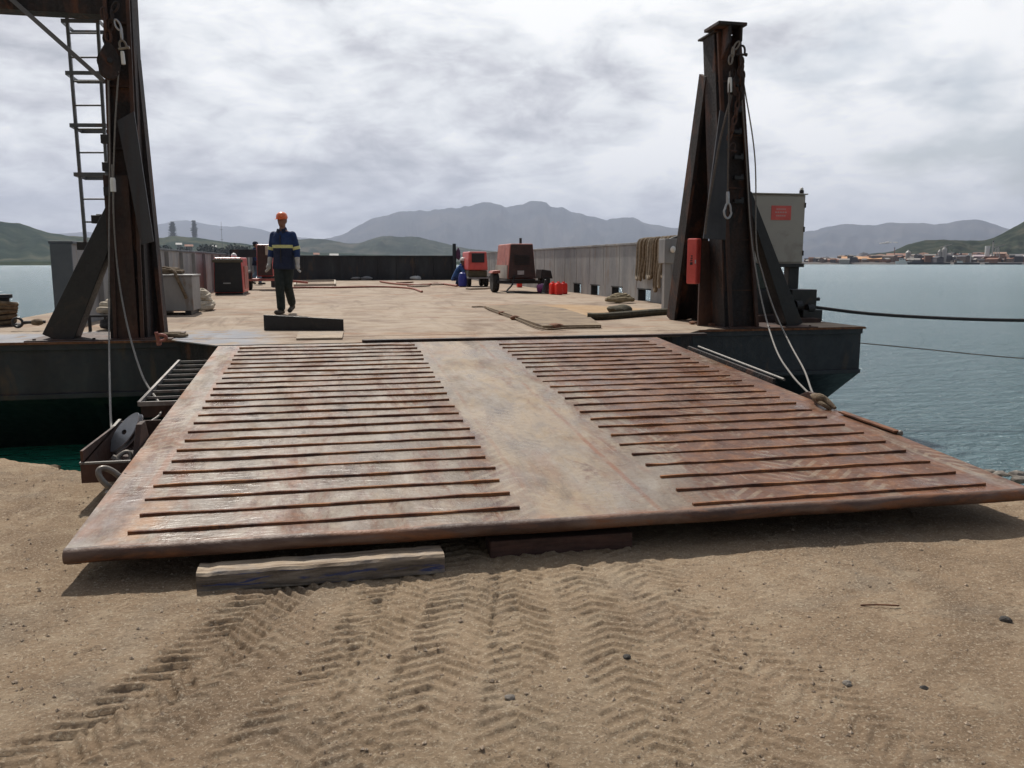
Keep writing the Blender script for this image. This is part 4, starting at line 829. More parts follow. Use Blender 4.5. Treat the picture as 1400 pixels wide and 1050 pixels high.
# ================================================================== ROPES ON THE BULWARK
ro = thing('rope_bundle', 'thick brown mooring ropes hung in loops over the right bulwark', 'rope', (7.2, 17.3, 1.0))
rn = random.Random(11)
for k in range(9):
    t = k/8; Yc = 18.5-1.75*t+rn.uniform(-.05, .05); zb = 1.12+rn.uniform(-.16, .16)+.12*abs(t-.5)
    pts = [(7.50, Yc, 1.5), (7.47, Yc, 2.0), (7.32, Yc, 2.13), (7.15, Yc-.02, 2.08), (7.12, Yc-.04, 1.7), (7.08+rn.uniform(-.03, .02), Yc-.06, 1.3), (7.07, Yc-.02+rn.uniform(-.04, .04), zb), (7.10, Yc+.12, zb+.10), (7.12, Yc+.13, 1.6), (7.14, Yc+.12, 2.07), (7.3, Yc+.10, 2.13)]
    MB().tube(spline(pts, 6), .036, 8).build('rope_loop', rope_brown if k % 3 else mat('faded rope %d' % k, [(.18, .14, .10), (.30, .25, .19)], 16, .9, 0, .6, bscale=120), ro, smooth=True)
MB().cyl((7.0, 16.6, 2.05), (7.42, 16.6, 2.2), .03, 8).build('cleat', blackm, ro)
# ropes and pipes on the deck
def heap(name, c, rx, ry, h, r, m, label, n=5, seed=1, cat='rope'):
    rn = random.Random(seed); mb_ = MB()
    for k in range(n):
        pts = []; f = 1-.6*k/n
        for q in range(9):
            a = 2*math.pi*q/9+rn.uniform(-.2, .2)+k; pts.append((c[0]+rx*f*math.cos(a)*rn.uniform(.7, 1.1), c[1]+ry*f*math.sin(a)*rn.uniform(.7, 1.1), c[2]+r+h*k/n+rn.uniform(0, .25*h)))
        mb_.tube(spline(pts, 5, True), r, 7, close=True)
    return tag(mb_.build(name, m, smooth=True, origin=c), label, cat)
heap('rope_heap', gz(848, 414), .30, .28, .14, .045, mat('khaki rope', [(.15, .12, .07), (.28, .22, .13)], 14, .9, 0, .6, bscale=100), 'small heap of khaki rope on the deck below the freeing ports', 5, 3)
ta = [gz(803, 437), gz(822, 437), gz(848, 435), gz(870, 433), gz(893, 431), gz(911, 430)]
wire('rolled_tarp', [p+Vector((0, 0, .05)) for p in ta], .06, mat('dark tarp', [(.03, .025, .015), (.075, .06, .03)], 12, .9, 0, .6, bscale=40), 'long dark rolled tarpaulin lying on the deck in front of the sand stain', 'tarpaulin', n=8)
m_ = MB(); m_.blob(gz(842, 432)+Vector((.1, .1, .06)), .16, 5, 3, .3, (1.4, 1, .7)); tag(m_.build('canvas_bundle', MATS['dark tarp'], smooth=True), 'crumpled dark canvas lump heaped on the long rolled tarpaulin', 'canvas')
# lifted plate
pts = [gz(x, y, .70) for x, y in ((662, 421), (700, 434), (742, 449), (822, 448), (806, 436), (770, 424), (720, 418))]
tag(MB().prism(pts, (0, 0, .04)).build('deck_plate', mat('brown matting', [(.15, .10, .06), (.25, .18, .11)], 3, .9, 0, .3, spots=(.08, .05, .03), sp_scale=2.5), bevel=.003, origin=pts[0]), 'loose flat plate with dark raised edge lying right of centre on the deck', 'steel plate')
wire('rope', [gz(645, 421)+Vector((0, 0, .02)), gz(662, 421)+Vector((0, 0, .02)), gz(668, 424)+Vector((0, -.05, .02)), gz(684, 430)+Vector((0, -.06, .02)), gz(704, 437)+Vector((0, -.06, .02)), gz(741, 451)+Vector((0, -.06, .02)), gz(780, 450)+Vector((0, 0, .02)), gz(820, 449.5)+Vector((0, 0, .02))], .014, rope_brown, 'thin dark rope laid in an L along the edge of the loose plate', 'rope', n=6)
for k, (x, y, s_) in enumerate(((687, 430, .05), (704, 437, .06), (757, 448, .05), (762, 449, .06))):
    tag(MB().blob(gz(x, y)+Vector((0, 0, .03)), s_, k+3, 2, .35, (1.6, 1, .6)).build('rust_scale', rust, smooth=True), ('dark lump halfway along the thin L shaped rope', 'larger dark lump on the thin rope at left of loose plate', 'small lump near the front corner of the loose plate', 'rusty clod right of the small lump at the front of loose plate')[k], 'debris')

# steel plate standing before the man
p0 = gz(361, 451.5, DZ+.001); p1 = gz(470, 452, DZ+.001)
sw = thing('steel_wedge', 'black steel wedge with sloping top standing on the deck before the worker', 'steel wedge', tuple(p0))
MB().prism([p0, p1, p1+Vector((0, 0, gy(470, 436.5, p1.y).z-DZ)), p0+Vector((0, 0, gy(360, 430.5, p0.y).z-DZ))], (.0, .035, 0)).build('face_plate', blackm, sw, .003)
for t in (.08, .5, .92):
    a = p0.lerp(p1, t)+Vector((0, .037, 0)); MB().prism([a, a+Vector((0, .16, 0)), a+Vector((0, 0, .13))], (.02, 0, 0)).build('gusset', blackm, sw)
q0 = gz(405, 465, DZ+.001); q1 = gz(468, 464, DZ+.001); q2 = gz(470, 455, DZ+.001); q3 = gz(408, 455.5, DZ+.001)
tag(MB().prism([q0, q1, q2, q3], (0, 0, .022)).build('pale_board', timberm, bevel=.003, origin=q0), 'pale flat board lying on the deck edge right before the black wedge', 'board')
# frames/hoses further aft
wire('hose', [gz(382, 395)+Vector((0, 0, .03)), gz(420, 394)+Vector((0, 0, .03)), gz(460, 394)+Vector((0, 0, .03)), gz(520, 393)+Vector((0, 0, .03)), gz(560, 395)+Vector((0, 0, .03)), gz(577, 400)+Vector((0, 0, .03))], .035, mat('red hose', [(.22, .06, .035), (.33, .11, .06)], 5, .6, 0, .1), 'long red rubber hose snaking across the deck behind the worker', 'hose')
wire('hose', [gz(520, 386)+Vector((0, 0, .04)), gz(540, 389)+Vector((0, 0, .04)), gz(575, 391)+Vector((0, 0, .04)), gz(600, 389)+Vector((0, 0, .04)), gz(625, 392)+Vector((0, 0, .04))], .04, MATS['red hose'], 'short red hose lying on the far deck left of the crouching worker', 'hose')
fr = thing('steel_frame', 'pale rectangular steel frame lying flat on the deck behind the worker', 'loose frame', tuple(gz(430, 390)))  # plain steel frame; any lifting use is made up
cs = [gz(403, 392)+Vector((0, 0, .05)), gz(458, 391)+Vector((0, 0, .05)), gz(458, 385)+Vector((0, 0, .05)), gz(405, 386)+Vector((0, 0, .05))]
for i in range(4): MB().bar(cs[i], cs[(i+1) % 4], .07, .08).build('frame_bar', plankm, fr, .004)
for k, (x, y, s_, lb) in enumerate(((405, 383, .26, 'white sack on the far deck right beside the standing worker'), (486, 383, .16, 'pale grey bundle at the foot of the stern wall, left one'), (500, 383, .17, 'pale grey bundle at the foot of the stern wall, second from left'), (569, 382.5, .2, 'small white bundle at the foot of the stern wall near its middle'))):
    tag(MB().blob(gz(x, y)+Vector((0, 0, s_*.5)), s_, k+20, 3, .25, (1.5, 1, .6)).build('sack', whitem if k in (0, 3) else greypaint, smooth=True), lb, 'sack')
rn = random.Random(3)
for k, (x0, x1, y) in enumerate(((560, 585, 392.5), (588, 612, 390), (545, 562, 387.5), (640, 668, 396))):
    a, c_ = gz(x0, y), gz(x1, y-.8)
    tag(MB().bar(a+Vector((0, 0, .03)), c_+Vector((0, 0, .03)), .25, .05).build('plank', plankm if k != 2 else rust, bevel=.004, origin=a), ('pale plank lying on the far deck, nearest of the three by the hose', 'pale plank on the far deck just left of the crouching worker', 'rusty plank on the far deck above the red hose', 'pale plank lying on deck in front of the far red machine')[k], 'plank')

# left group: crate, rope heap, stand
cr_ = thing('steel_tank', 'scuffed pale grey steel locker with ropes on top behind the left tower', 'locker', tuple(gz(235, 432)))
k0, k1 = gz(208, 431), gz(263, 431); kt = gy(240, 378, k0.y).z
MB().box((k0.x-.15, k0.y, DZ+.07), (k1.x, k0.y+.9, kt)).build('locker_body', mat('scuffed grey paint', [(.20, .195, .19), (.30, .29, .28)], 2.5, .6, 0, .1, spots=(.17, .11, .075), sp_scale=3, sp_rng=(.55, .7), stretch=(1, 1, .5)), cr_, .012)
MB().box((k0.x-.17, k0.y-.02, kt+.001), (k1.x+.02, k0.y+.92, kt+.03)).build('lid', MATS['scuffed grey paint'], cr_, .006)
for x in (k0.x+.1, k1.x-.14): MB().box((x, k0.y+.02, DZ), (x+.1, k0.y+.88, DZ+.07)).build('skid', blackm, cr_)
wire('rope', [(k1.x-.45, k0.y+.3, kt+.07), (k1.x-.3, k0.y+.05, kt+.10), (k1.x-.22, k0.y-.05, kt-.05), (k1.x-.12, k0.y-.06, kt-.3), (k1.x-.10, k0.y-.05, kt-.38)], .028, rope_brown, 'brown rope end hanging over the front of the grey locker', 'rope')
heap('rope_heap', (k0.x+.22, k0.y+.3, kt+.03), .30, .2, .08, .03, rope_brown, 'coil of brown rope on top of the grey locker', 4, 9)
heap('rope_heap', tuple(gz(275, 424)), .24, .55, .28, .055, rope_pale, 'tall heap of pale rope beside the grey locker on the deck', 7, 4)
st = thing('rope_rack', 'low black steel rack holding a heap of pale ropes behind left brace', 'rack', tuple(gz(140, 445)))
r0, r1 = gy(121, 452, 11.9), gy(166, 452, 11.9); zt_ = gy(140, 415, 12.2).z
for x in (r0.x, r1.x+.3):
    for y in (11.9, 12.7): MB().box((x, y, DZ), (x+.035, y+.035, gy(121, 434, 11.9).z)).build('leg', blackm, st)
ztop = gy(121, 434, 11.9).z
for y in (11.9, 12.7): MB().bar((r0.x, y+.017, ztop+.015), (r1.x+.33, y+.017, ztop+.015), .03, .03).build('rail', blackm, st)
m_ = MB()
for k in range(5): m_.box((r0.x+.1+k*.15, 11.93, ztop), (r0.x+.14+k*.15, 12.7, ztop+.02))
m_.build('slats', blackm, st)
heap('rope_heap', ((r0.x+r1.x)/2+.12, 12.3, ztop+.025), .28, .24, .13, .045, rope_pale, 'pale rope heap lying on the low black rack', 5, 6)
heap('rope_heap', ((r0.x+r1.x)/2+.12, 12.2, DZ+.0), .27, .2, .10, .045, rope_dark, 'dark rope heap on the deck under the low black rack', 4, 8)
# far left bollard with ropes
fb = thing('mooring_bollard', 'dark mooring bollard wrapped in brown rope at the left edge of deck', 'bollard', tuple(gz(2, 447)))
a = gz(0, 446); z1 = gy(0, 403, a.y).z
MB().lathe([(.16, 0), (.13, .03), (.13, z1-DZ-.06), (.17, z1-DZ-.05), (.17, z1-DZ)], Matrix.Translation((a.x-.05, a.y+.2, DZ)), 20).build('post', navy, fb, smooth=True)
m_ = MB()
for k in range(5): m_.tube([(a.x-.05+.17*math.cos(t)+.01*k, a.y+.2+.17*math.sin(t), DZ+.06+k*.065+.02*math.sin(t+k)) for t in [2*math.pi*q/16 for q in range(16)]], .035, 7, close=True)
m_.build('rope_turns', rope_brown, fb, smooth=True)
MB().box((a.x-.4, a.y-.05, DZ), (a.x+.2, a.y+.5, DZ+.02)).build('foot_plate', black_rust, fb)
sh = thing('eye_bolt', 'steel rod with a ring end lying on the deck left of brace', 'eye bolt', tuple(gz(40, 441)))
a, c_ = gy(24, 441, 12.2), gy(62, 440, 12.2); MB().tube([a+Vector((.06, 0, 0)), c_], .022, 10).build('rod', blackm, sh, smooth=True)
MB().tube([a+Vector((.06*math.cos(t), 0, .06*math.sin(t))) for t in [2*math.pi*k/16 for k in range(16)]], .018, 8, close=True).build('ring', blackm, sh, smooth=True)
MB().blob(gy(52, 440, 12.2), .06, 3, 2, .3, (1.8, 1, .7)).build('lashing', rope_brown, sh, smooth=True)
shackle('shackle', gz(220, 462, .76), (0, 1, .4), (1, 0, .1), .038, .018, redold, 'red painted shackle at the foot of the left tower')
heap('rope_heap', tuple(gz(236, 461)), .17, .10, .03, .02, rope_brown, 'thin brown rope scrap by the foot of the left tower', 3, 12)
m_ = MB(); rn = random.Random(9)
for k in range(14):
    x = rn.uniform(940, 1005); a = gz(x, 444+rn.uniform(-2, 2)); m_.blob(a+Vector((0, 0, .02)), rn.uniform(.025, .05), k, 1, .3, (1.5, 1, .6))
tag(m_.build('rust_debris', rust, smooth=True), 'scattered rusty chain scraps at the foot of the right tower', 'debris'); bpy.data.objects['rust_debris']['kind'] = 'stuff'

# ================================================================== MACHINES
def wheel(parent, c, r, w_, m=rubber, axis='X'):
    M = Matrix.Translation(c) @ (Matrix.Rotation(math.pi/2, 4, 'Y') if axis == 'X' else Matrix.Rotation(math.pi/2, 4, 'X'))
    o = MB().lathe([(r*.55, -w_/2), (r*.9, -w_/2), (r, -w_*.3), (r, w_*.3), (r*.9, w_/2), (r*.55, w_/2)], M, 24).build('wheel', m, parent, smooth=True)
    MB().lathe([(.02, -w_*.35), (r*.54, -w_*.35), (r*.54, w_*.35), (.02, w_*.35)], M, 20).build('rim', lightsteel, o, smooth=True)
def machine(name, label, x0, y0, x1, ytop, ybase, Y, length, bodym, frontm, cat, clear=0.0, taper=.9, wheels=False, parts=True, rot=0, wr=.3, group=None):
    a = gy(x0, ybase, Y); c = gy(x1, ytop, Y); w_ = c.x-a.x; h = c.z-DZ; o = thing(name, label, cat, ((a.x+c.x)/2, Y, DZ), group)
    X0, X1 = a.x, c.x; zb = DZ+clear; zt = c.z; ins = (1-taper)*w_/2
    V = [(X0, Y, zb), (X1, Y, zb), (X1, Y+length, zb), (X0, Y+length, zb), (X0+ins, Y+.04, zt), (X1-ins, Y+.04, zt), (X1-ins, Y+length-.04, zt), (X0+ins, Y+length-.04, zt)]
    MB().hexa(V).build('canopy', bodym, o, .035)
    MB().hexa([(X0+.015, Y-.02, zb+.02), (X1-.015, Y-.02, zb+.02), (X1-.015, Y-.004, zb+.02), (X0+.015, Y-.004, zb+.02), (X0+ins+.02, Y+.015, zt-.03), (X1-ins-.02, Y+.015, zt-.03), (X1-ins-.02, Y+.036, zt-.03), (X0+ins+.02, Y+.036, zt-.03)]).build('front_panel', frontm, o, .008)
    return o, (X0, X1, zb, zt)
# large compressor
o, (X0, X1, zb, zt) = machine('air_compressor', 'large dirty red trailer compressor with dark shaded front, near the right bulwark', 694, 333, 733, 333, 400, 24.5, 1.9, redold, shadedredpanel, 'compressor', .42, .80, rot=1)
MB().hexa([(X0-.02, 24.55, zb-.0), (X0-.004, 24.55, zb), (X0-.004, 26.35, zb), (X0-.02, 26.35, zb), (X0-.01, 24.6, zb+.4), (X0+.03, 24.6, zb+.4), (X0+.03, 26.3, zb+.4), (X0-.01, 26.3, zb+.4)]).build('side_panel', cabinet, o)
m_ = MB()
for k in range(6): m_.box((X0+.2, 24.462, zb+.42+k*.05), (X1-.2, 24.49, zb+.44+k*.05))
m_.build('grille', blackm, o)
MB().box((X0-.3, 24.5, DZ+.27), (X1+.25, 24.62, DZ+.37)).build('axle_beam', blackm, o)
MB().box((X0+.05, 24.4, DZ+.36), (X1-.05, 26.5, DZ+.415)).build('chassis', blackm, o)
wheel(o, (X0-.32, 24.9, DZ+.31), .31, .2); wheel(o, (X1+.30, 24.7, DZ+.33), .33, .24)
MB().prism([(X1+.12, 24.4, DZ+.42), (X1+.50, 24.4, DZ+.42), (X1+.44, 24.4, DZ+.66), (X1+.16, 24.4, DZ+.70)], (0, .7, 0)).build('mudguard', blackm, o, .01)
MB().prism([(X0-.46, 24.6, DZ+.58), (X0-.2, 24.6, DZ+.58), (X0-.2, 24.6, DZ+.67), (X0-.42, 24.6, DZ+.65)], (0, .6, 0)).build('mudguard', redold, o, .01)
MB().cyl(((X0+X1)/2+.05, 24.9, zt), ((X0+X1)/2+.05, 24.9, zt+.17), .04, 10).build('exhaust', blackm, o)
MB().tube(spline([(X0+.2, 24.44, zb+.1), (X0+.1, 24.3, DZ+.25), (X0-.1, 24.1, DZ+.03), (X0+.4, 23.9, DZ+.02), (X1+.2, 24.0, DZ+.02)], 8), .025, 8).build('air_hose', rubber, o, smooth=True)
for k in range(5): MB().box((X0+.075+.0*k, 24.75+k*.3, zb+.62), (X0+.13, 24.93+k*.3, zb+.86)).build('side_louvre', shadedredpanel, o)
MB().box((X0+.3, 24.47, zb+.12), (X0+.5, 24.485, zb+.24)).build('rating_plate', lightsteel, o)
# red welding set beyond
o, (X0, X1, zb, zt) = machine('welding_generator', 'bright red engine welder on a dark wheeled chassis, beyond the large compressor', 640, 344, 667, 344, 392, 30.6, 1.5, redpaint, redpaint, 'generator', .62, .9)
MB().box((X0+.14, 30.56, zb+.28), (X1-.14, 30.585, zb+.62)).build('grille', blackm, o, .006)
MB().box((X0+.02, 30.65, DZ+.36), (X1-.02, 32.0, DZ+.61)).build('engine', mat('olive engine', [(.05, .045, .02), (.1, .08, .04)], 6, .6, 0, .2), o, .03)
MB().box((X0-.05, 30.5, DZ+.30), (X1+.05, 32.1, DZ+.355)).build('chassis', greypaint, o)
wheel(o, (X0+.08, 30.9, DZ+.2), .2, .14); wheel(o, (X1-.02, 30.9, DZ+.2), .2, .14); wheel(o, (X0+.08, 31.9, DZ+.2), .2, .14); wheel(o, (X1-.02, 31.9, DZ+.2), .2, .14)
MB().bar((X1+.02, 30.6, DZ+.35), (X1+.35, 30.5, DZ+.42), .06, .06).build('tow_bar', blackm, o)
# near left welding set
o, (X0, X1, zb, zt) = machine('welding_generator', 'dark fronted engine welder with red side panel left of the standing worker', 293, 352, 331, 352, 403, 24.6, 1.7, redpaint, blackm, 'generator', .05, .94)
MB().box((X0-.01, 24.56, zt-.14), (X1+.01, 24.62, zt-.06)).build('top_trim', mat('olive trim', [(.06, .05, .03), (.1, .085, .05)], 5, .6, 0, .1), o, .006)
MB().box(((X0+X1)/2-.14, 24.565, zb+.26), ((X0+X1)/2+.06, 24.578, zb+.29)).build('badge', lightsteel, o)
MB().blob(((X0+X1)/2+.15, 24.9, zt+.04), .09, 3, 2, .1).build('filler_cap', whitem, o, smooth=True)
MB().box((X0+.02, 24.62, DZ), (X1-.02, 26.2, DZ+.05)).build('skid', blackm, o)
MB().box((X1-.01, 25.0, zb+.1), (X1+.012, 26.1, zb+.75)).build('side_door', redold, o, .004)
# far left red machine with wheels and drawbar
o, (X0, X1, zb, zt) = machine('welding_generator', 'tall dark red engine set on wheels with drawbar, hidden partly behind standing worker', 352, 334, 372, 334, 392, 28.5, 1.3, redpaint, shadedredpanel, 'generator', .45, .92)
MB().box((X0-.3, 28.4, DZ+.30), (X1+.5, 29.6, DZ+.37)).build('chassis', redold, o)
wheel(o, (X0-.28, 28.8, DZ+.33), .33, .18); wheel(o, (X1+.3, 29.2, DZ+.33), .33, .18)
MB().bar((X1, 28.5, DZ+.35), (X1+1.1, 28.1, DZ+.25), .07, .07).build('drawbar', redold, o)
MB().box((X0+.3, 28.4, zt-.35), (X1+.12, 28.48, zt-.05)).build('control_panel', plankm, o)
# jerrycans
def jerry(name, px, py, label, m=redbright, s=1.0, group=None):
    a = gz(px, py); o = thing(name, label, 'jerrycan', tuple(a), group); w_, d_, h_ = .17*s, .22*s, .30*s
    poly = [(-w_/2, 0, 0), (w_/2, 0, 0), (w_/2, 0, h_*.86), (w_*.32, 0, h_), (-w_*.32, 0, h_), (-w_/2, 0, h_*.86)]
    MB().prism([Vector(p)+a for p in poly], (0, d_, 0)).build('can_body', m, o, .02)
    m_ = MB(); m_.bar(a+Vector((0, .03, h_+.03)), a+Vector((0, d_*.6, h_+.03)), .03, .018).bar(a+Vector((0, .03, h_)), a+Vector((0, .03, h_+.03)), .02, .02).bar(a+Vector((0, d_*.6, h_)), a+Vector((0, d_*.6, h_+.03)), .02, .02); m_.build('handle', m, o)
    MB().cyl(a+Vector((0, d_*.8, h_-.01)), a+Vector((0, d_*.8, h_+.035)), .028, 12).build('cap', m, o); return o
jerry('jerrycan', 757.5, 402.5, 'red plastic jerrycan, left one of three by the right bulwark', s=1.08)
jerry('jerrycan', 765, 403, 'red plastic jerrycan, middle one of three by the right bulwark', s=1.1)
jerry('jerrycan', 772, 402, 'red plastic jerrycan, right one of three by the right bulwark', s=1.05)
jerry('jerrycan', 711, 393, 'red plastic jerrycan in the gap underneath the large compressor', s=1.0)
a = gz(740, 401); m_ = MB(); m_.blob(a+Vector((0, 0, .13)), .15, 5, 3, .2, (1, 1, .95)); tag(m_.build('plastic_bag', purple, smooth=True), 'dark purple plastic bag on the deck right of the large compressor', 'bag')
a = gz(744, 401.5)+Vector((.05, .05, 0)); tag(MB().lathe([(.17, 0), (.17, .02), (.12, .03), (.025, .40), (.01, .41)], Matrix.Translation(a), 16).build('marker_cone', blackm, smooth=True), 'black cone standing behind the purple bag near the bulwark', 'cone')
a = gz(632.5, 392); tag(MB().lathe([(.12, 0), (.155, .03), (.16, .2), (.16, .35), (.12, .5), (.05, .53), (.05, .56)], Matrix.Translation(a), 20).build('blue_drum', bluedrum, smooth=True), 'blue plastic drum standing on deck in front of the crouching worker', 'drum')
a = gy(621, 350, 43.2); o = thing('flag_post', 'dark slender post with a furled reddish flag at the right end of stern wall', 'post', (a.x, 43.1, DZ))
MB().cyl((a.x, 43.15, DZ), (a.x, 43.15, 2.55), .11, 12, .09).build('post', navy, o, smooth=True); MB().blob((a.x+.18, 43.15, 2.0), .15, 2, 3, .2, (.8, .7, 2.2)).build('flag', mat('dull plum cloth', [(.08, .03, .07), (.12, .05, .1)], 5, .9, 0, .3), o, smooth=True)
# cylinders in the freeing ports are openings; the dark beside them is shaded jamb

# ================================================================== MOORING ROPES
wire('mooring_rope', [gy(1113, 420, 11.7), gy(1190, 429, 11.4), gy(1290, 435, 11.1), gy(1400, 438, 10.7), gy(1520, 437, 10.2), gy(1700, 432, 9.4)], .026, rope_dark, 'thick dark mooring rope running from the winch out over the water', 'rope', n=10)
wire('mooring_rope', [gy(1166, 468, 11.5), gy(1250, 476, 11.3), gy(1330, 484, 11.0), gy(1400, 490, 10.7), gy(1550, 499, 10), gy(1700, 505, 9.2)], .008, wiredark, 'thin lower line running from the barge side out over the water', 'rope', n=10)

# ================================================================== TIMBERS, STONES
tb = thing('timber_block', 'weathered grey timber baulk with blue paint under the front lip of ramp', 'timber', (0, 3.72, .13))
ta_, tb_ = gz(273, 800, .14), gz(605, 774, .13)
ta_.y -= .09; tb_.y -= .09
d = (tb_-ta_); d.z = 0; d.normalize(); nrm = Vector((-d.y, d.x, 0)); z0a, z0b, th_ = .135, .130, .088
m_ = MB(); N_ = 24; V = []; rn = random.Random(2)
for i in range(N_+1):
    t = i/N_; p = ta_.lerp(tb_, t); zb_ = z0a+(z0b-z0a)*t; top = zb_+th_+rn.uniform(-.003, .003)
    j = rn.uniform(-.003, .003)
    for off, z in ((0+j, zb_), (.004+j, top-.012), (.016, top), (.085, top+.002+j*.5), (.096, top-.006), (.15, top-.002), (.165, top-.012), (.165, zb_)): V.append((p.x+nrm.x*off, p.y+nrm.y*off, z))
Fs = []; Fm = []
for i in range(N_):
    for k in range(8): q = (k+1) % 8; Fs.append((i*8+k, i*8+q, (i+1)*8+q, (i+1)*8+k)); Fm.append(1 if k == 0 else 0)
m_.v = V; m_.f = Fs+[tuple(range(8)), tuple(N_*8+k for k in range(7, -1, -1))]; m_.mi = Fm+[1, 1]
m_.build('baulk', [timberm, timberface], tb, smooth=False)
b0, b1 = gz(668, 760, .11), gz(860, 747, .11); b0.y += .0; b1.y += .0
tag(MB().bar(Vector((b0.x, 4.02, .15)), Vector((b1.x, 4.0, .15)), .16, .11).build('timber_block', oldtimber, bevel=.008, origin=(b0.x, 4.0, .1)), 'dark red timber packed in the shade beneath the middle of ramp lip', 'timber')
def stone_at(px, py, s, m, label, seed):
    p = gz(px, py, .12); p.z = gh(p.x, p.y)+s*.12; tag(MB().blob(p, s, seed, 2, .35, (1.2, 1, .75)).build('stone', m, origin=p), label, 'stone')
stone_at(1376, 848, .022, darkstone, 'small black stone on the earth near the right edge', 3)
stone_at(697, 958, .016, stone, 'pale grey pebble in the tyre tracks near the bottom middle', 5)
stone_at(1158, 936, .013, stone, 'light pebble on the bare earth right of the tracks', 8)
stone_at(857, 902, .013, darkstone, 'dark pebble between the tracks and the bare earth', 9)
stone_at(1264, 942, .012, darkstone, 'dark pebble lying near the lower right corner', 10)
p = gz(1200, 830, .12); pz = gh(p.x, p.y)
tag(MB().tube(spline([p+Vector((-.07, .02, -p.z+pz+.008)), p+Vector((0, .0, -p.z+pz+.012)), p+Vector((.09, -.02, -p.z+pz+.008))], 4), .0035, 6).build('twig', rust, smooth=True), 'thin reddish twig lying on the earth below the right end of ramp', 'twig')
# gravel as stuff
def gravel():
    rn = np.random.RandomState(4); n = 15000
    X = rn.uniform(-2.6, 5.0, n); Y = 1.9+ (rn.uniform(0, 1, n)**1.2)*4.4
    r = 0.0013+.0070*rn.uniform(0, 1, n)**9 + .0022*rn.uniform(0, 1, n)
    dens = fbm(X*1.7, Y*1.7, 3, 88); keep = (rn.uniform(0, 1, n) < sst(.3, .6, dens)+.15) & (Y < shore_y(X)-.1); X, Y, r = X[keep], Y[keep], r[keep]
    Z = ground_z(X, Y); base = np.array([(1, 0, 0), (0, 1, 0), (-1, 0, 0), (0, -1, 0), (0, 0, 1), (0, 0, -1), ], float); V = []; Fq = []
    tris = np.array([(0, 1, 4), (1, 2, 4), (2, 3, 4), (3, 0, 4), (1, 0, 5), (2, 1, 5), (3, 2, 5), (0, 3, 5)])
    for i in range(len(X)):
        a = rn.uniform(0, 6.28); c_, s_ = math.cos(a), math.sin(a); Q = base*(1+.35*rn.uniform(-1, 1, (6, 1)))*r[i]*np.array([1.25, 1, .75])
        Q = np.stack([Q[:, 0]*c_-Q[:, 1]*s_, Q[:, 0]*s_+Q[:, 1]*c_, Q[:, 2]], 1)+np.array([X[i], Y[i], Z[i]+r[i]*.3]); V.append(Q); Fq.append(tris+6*i)
    gm = mat('mixed gravel', [(.17, .13, .095), (.32, .24, .17), (.52, .42, .32)], 40, .9, 0, 0)
    o = npmesh('gravel', np.concatenate(V), np.concatenate(Fq), gm, False); o['kind'] = 'stuff'
gravel()
# boulders at the waterline right and left
for k, (px, py, s, lb) in enumerate(((1392, 652, .09, 'grey wet rock at the waterline beyond the right end of ramp'), (1372, 648, .05, 'small wet rock at the water beside the larger rock on right'), (1352, 645, .04, 'smallest of three wet rocks by the right ramp corner'), (70, 642, .07, 'rounded earth clod on the shore edge left of ramp'))):
    p = gz(px, py, .0 if k == 3 else -.25); tag(MB().blob(p, s*.8, 60+k, 2, .55, (1.6, 1, .55)).build('rock', stone if k < 3 else ground_mat, smooth=False, origin=p), lb, 'rock')

# ================================================================== PEOPLE
def remeshed(mb, name, m, parent, vox=.009, smooth=4):
    me = bpy.data.meshes.new(name+'_src'); me.from_pydata([tuple(v) for v in mb.v], [], mb.f)
    bm = bmesh.new(); bm.from_mesh(me); bmesh.ops.recalc_face_normals(bm, faces=bm.faces); bm.to_mesh(me); bm.free()
    o = bpy.data.objects.new('tmp', me); COL.objects.link(o)
    r = o.modifiers.new('r', 'REMESH'); r.mode = 'VOXEL'; r.voxel_size = vox; r.use_smooth_shade = True
    s_ = o.modifiers.new('s', 'SMOOTH'); s_.iterations = smooth; s_.factor = .5
    dg = bpy.context.evaluated_depsgraph_get(); dg.update(); nm = bpy.data.meshes.new_from_object(o.evaluated_get(dg)); nm.name = name
    bpy.data.objects.remove(o); bpy.data.meshes.remove(me)
    nm.materials.clear(); nm.materials.append(m)
    for p in nm.polygons: p.use_smooth = True; p.material_index = 0
    q = bpy.data.objects.new(name, nm); COL.objects.link(q); q.parent = parent; q['_o'] = (0, 0, 0); q['_w'] = (0, 0, 0); return q
def limb(mb, pts, rr, n=14):
    P = [Vector(p) for p in pts]; out = []; r2 = []
    d0 = (P[1]-P[0]).normalized(); d1 = (P[-1]-P[-2]).normalized()
    for k in (1.0, .86, .5): out.append(P[0]-d0*rr[0]*k); r2.append(rr[0]*math.sqrt(max(.02, 1-k*k)))
    out += P; r2 += rr
    for k in (.5, .86, 1.0): out.append(P[-1]+d1*rr[-1]*k); r2.append(rr[-1]*math.sqrt(max(.02, 1-k*k)))
    mb.tube(out, r2, n)
def rings(mb, prof, n=22):
    """prof: (cx, cy, z, rx, ry)"""
    vs = []
    for cx, cy, z, rx, ry in prof:
        for k in range(n):
            t = 2*math.pi*k/n; vs.append((cx+rx*math.cos(t), cy+ry*math.sin(t), z))
    fs = [(i*n+k, i*n+(k+1) % n, (i+1)*n+(k+1) % n, (i+1)*n+k) for i in range(len(prof)-1) for k in range(n)]
    fs += [tuple(range(n-1, -1, -1)), tuple((len(prof)-1)*n+k for k in range(n))]; mb.add(vs, fs)
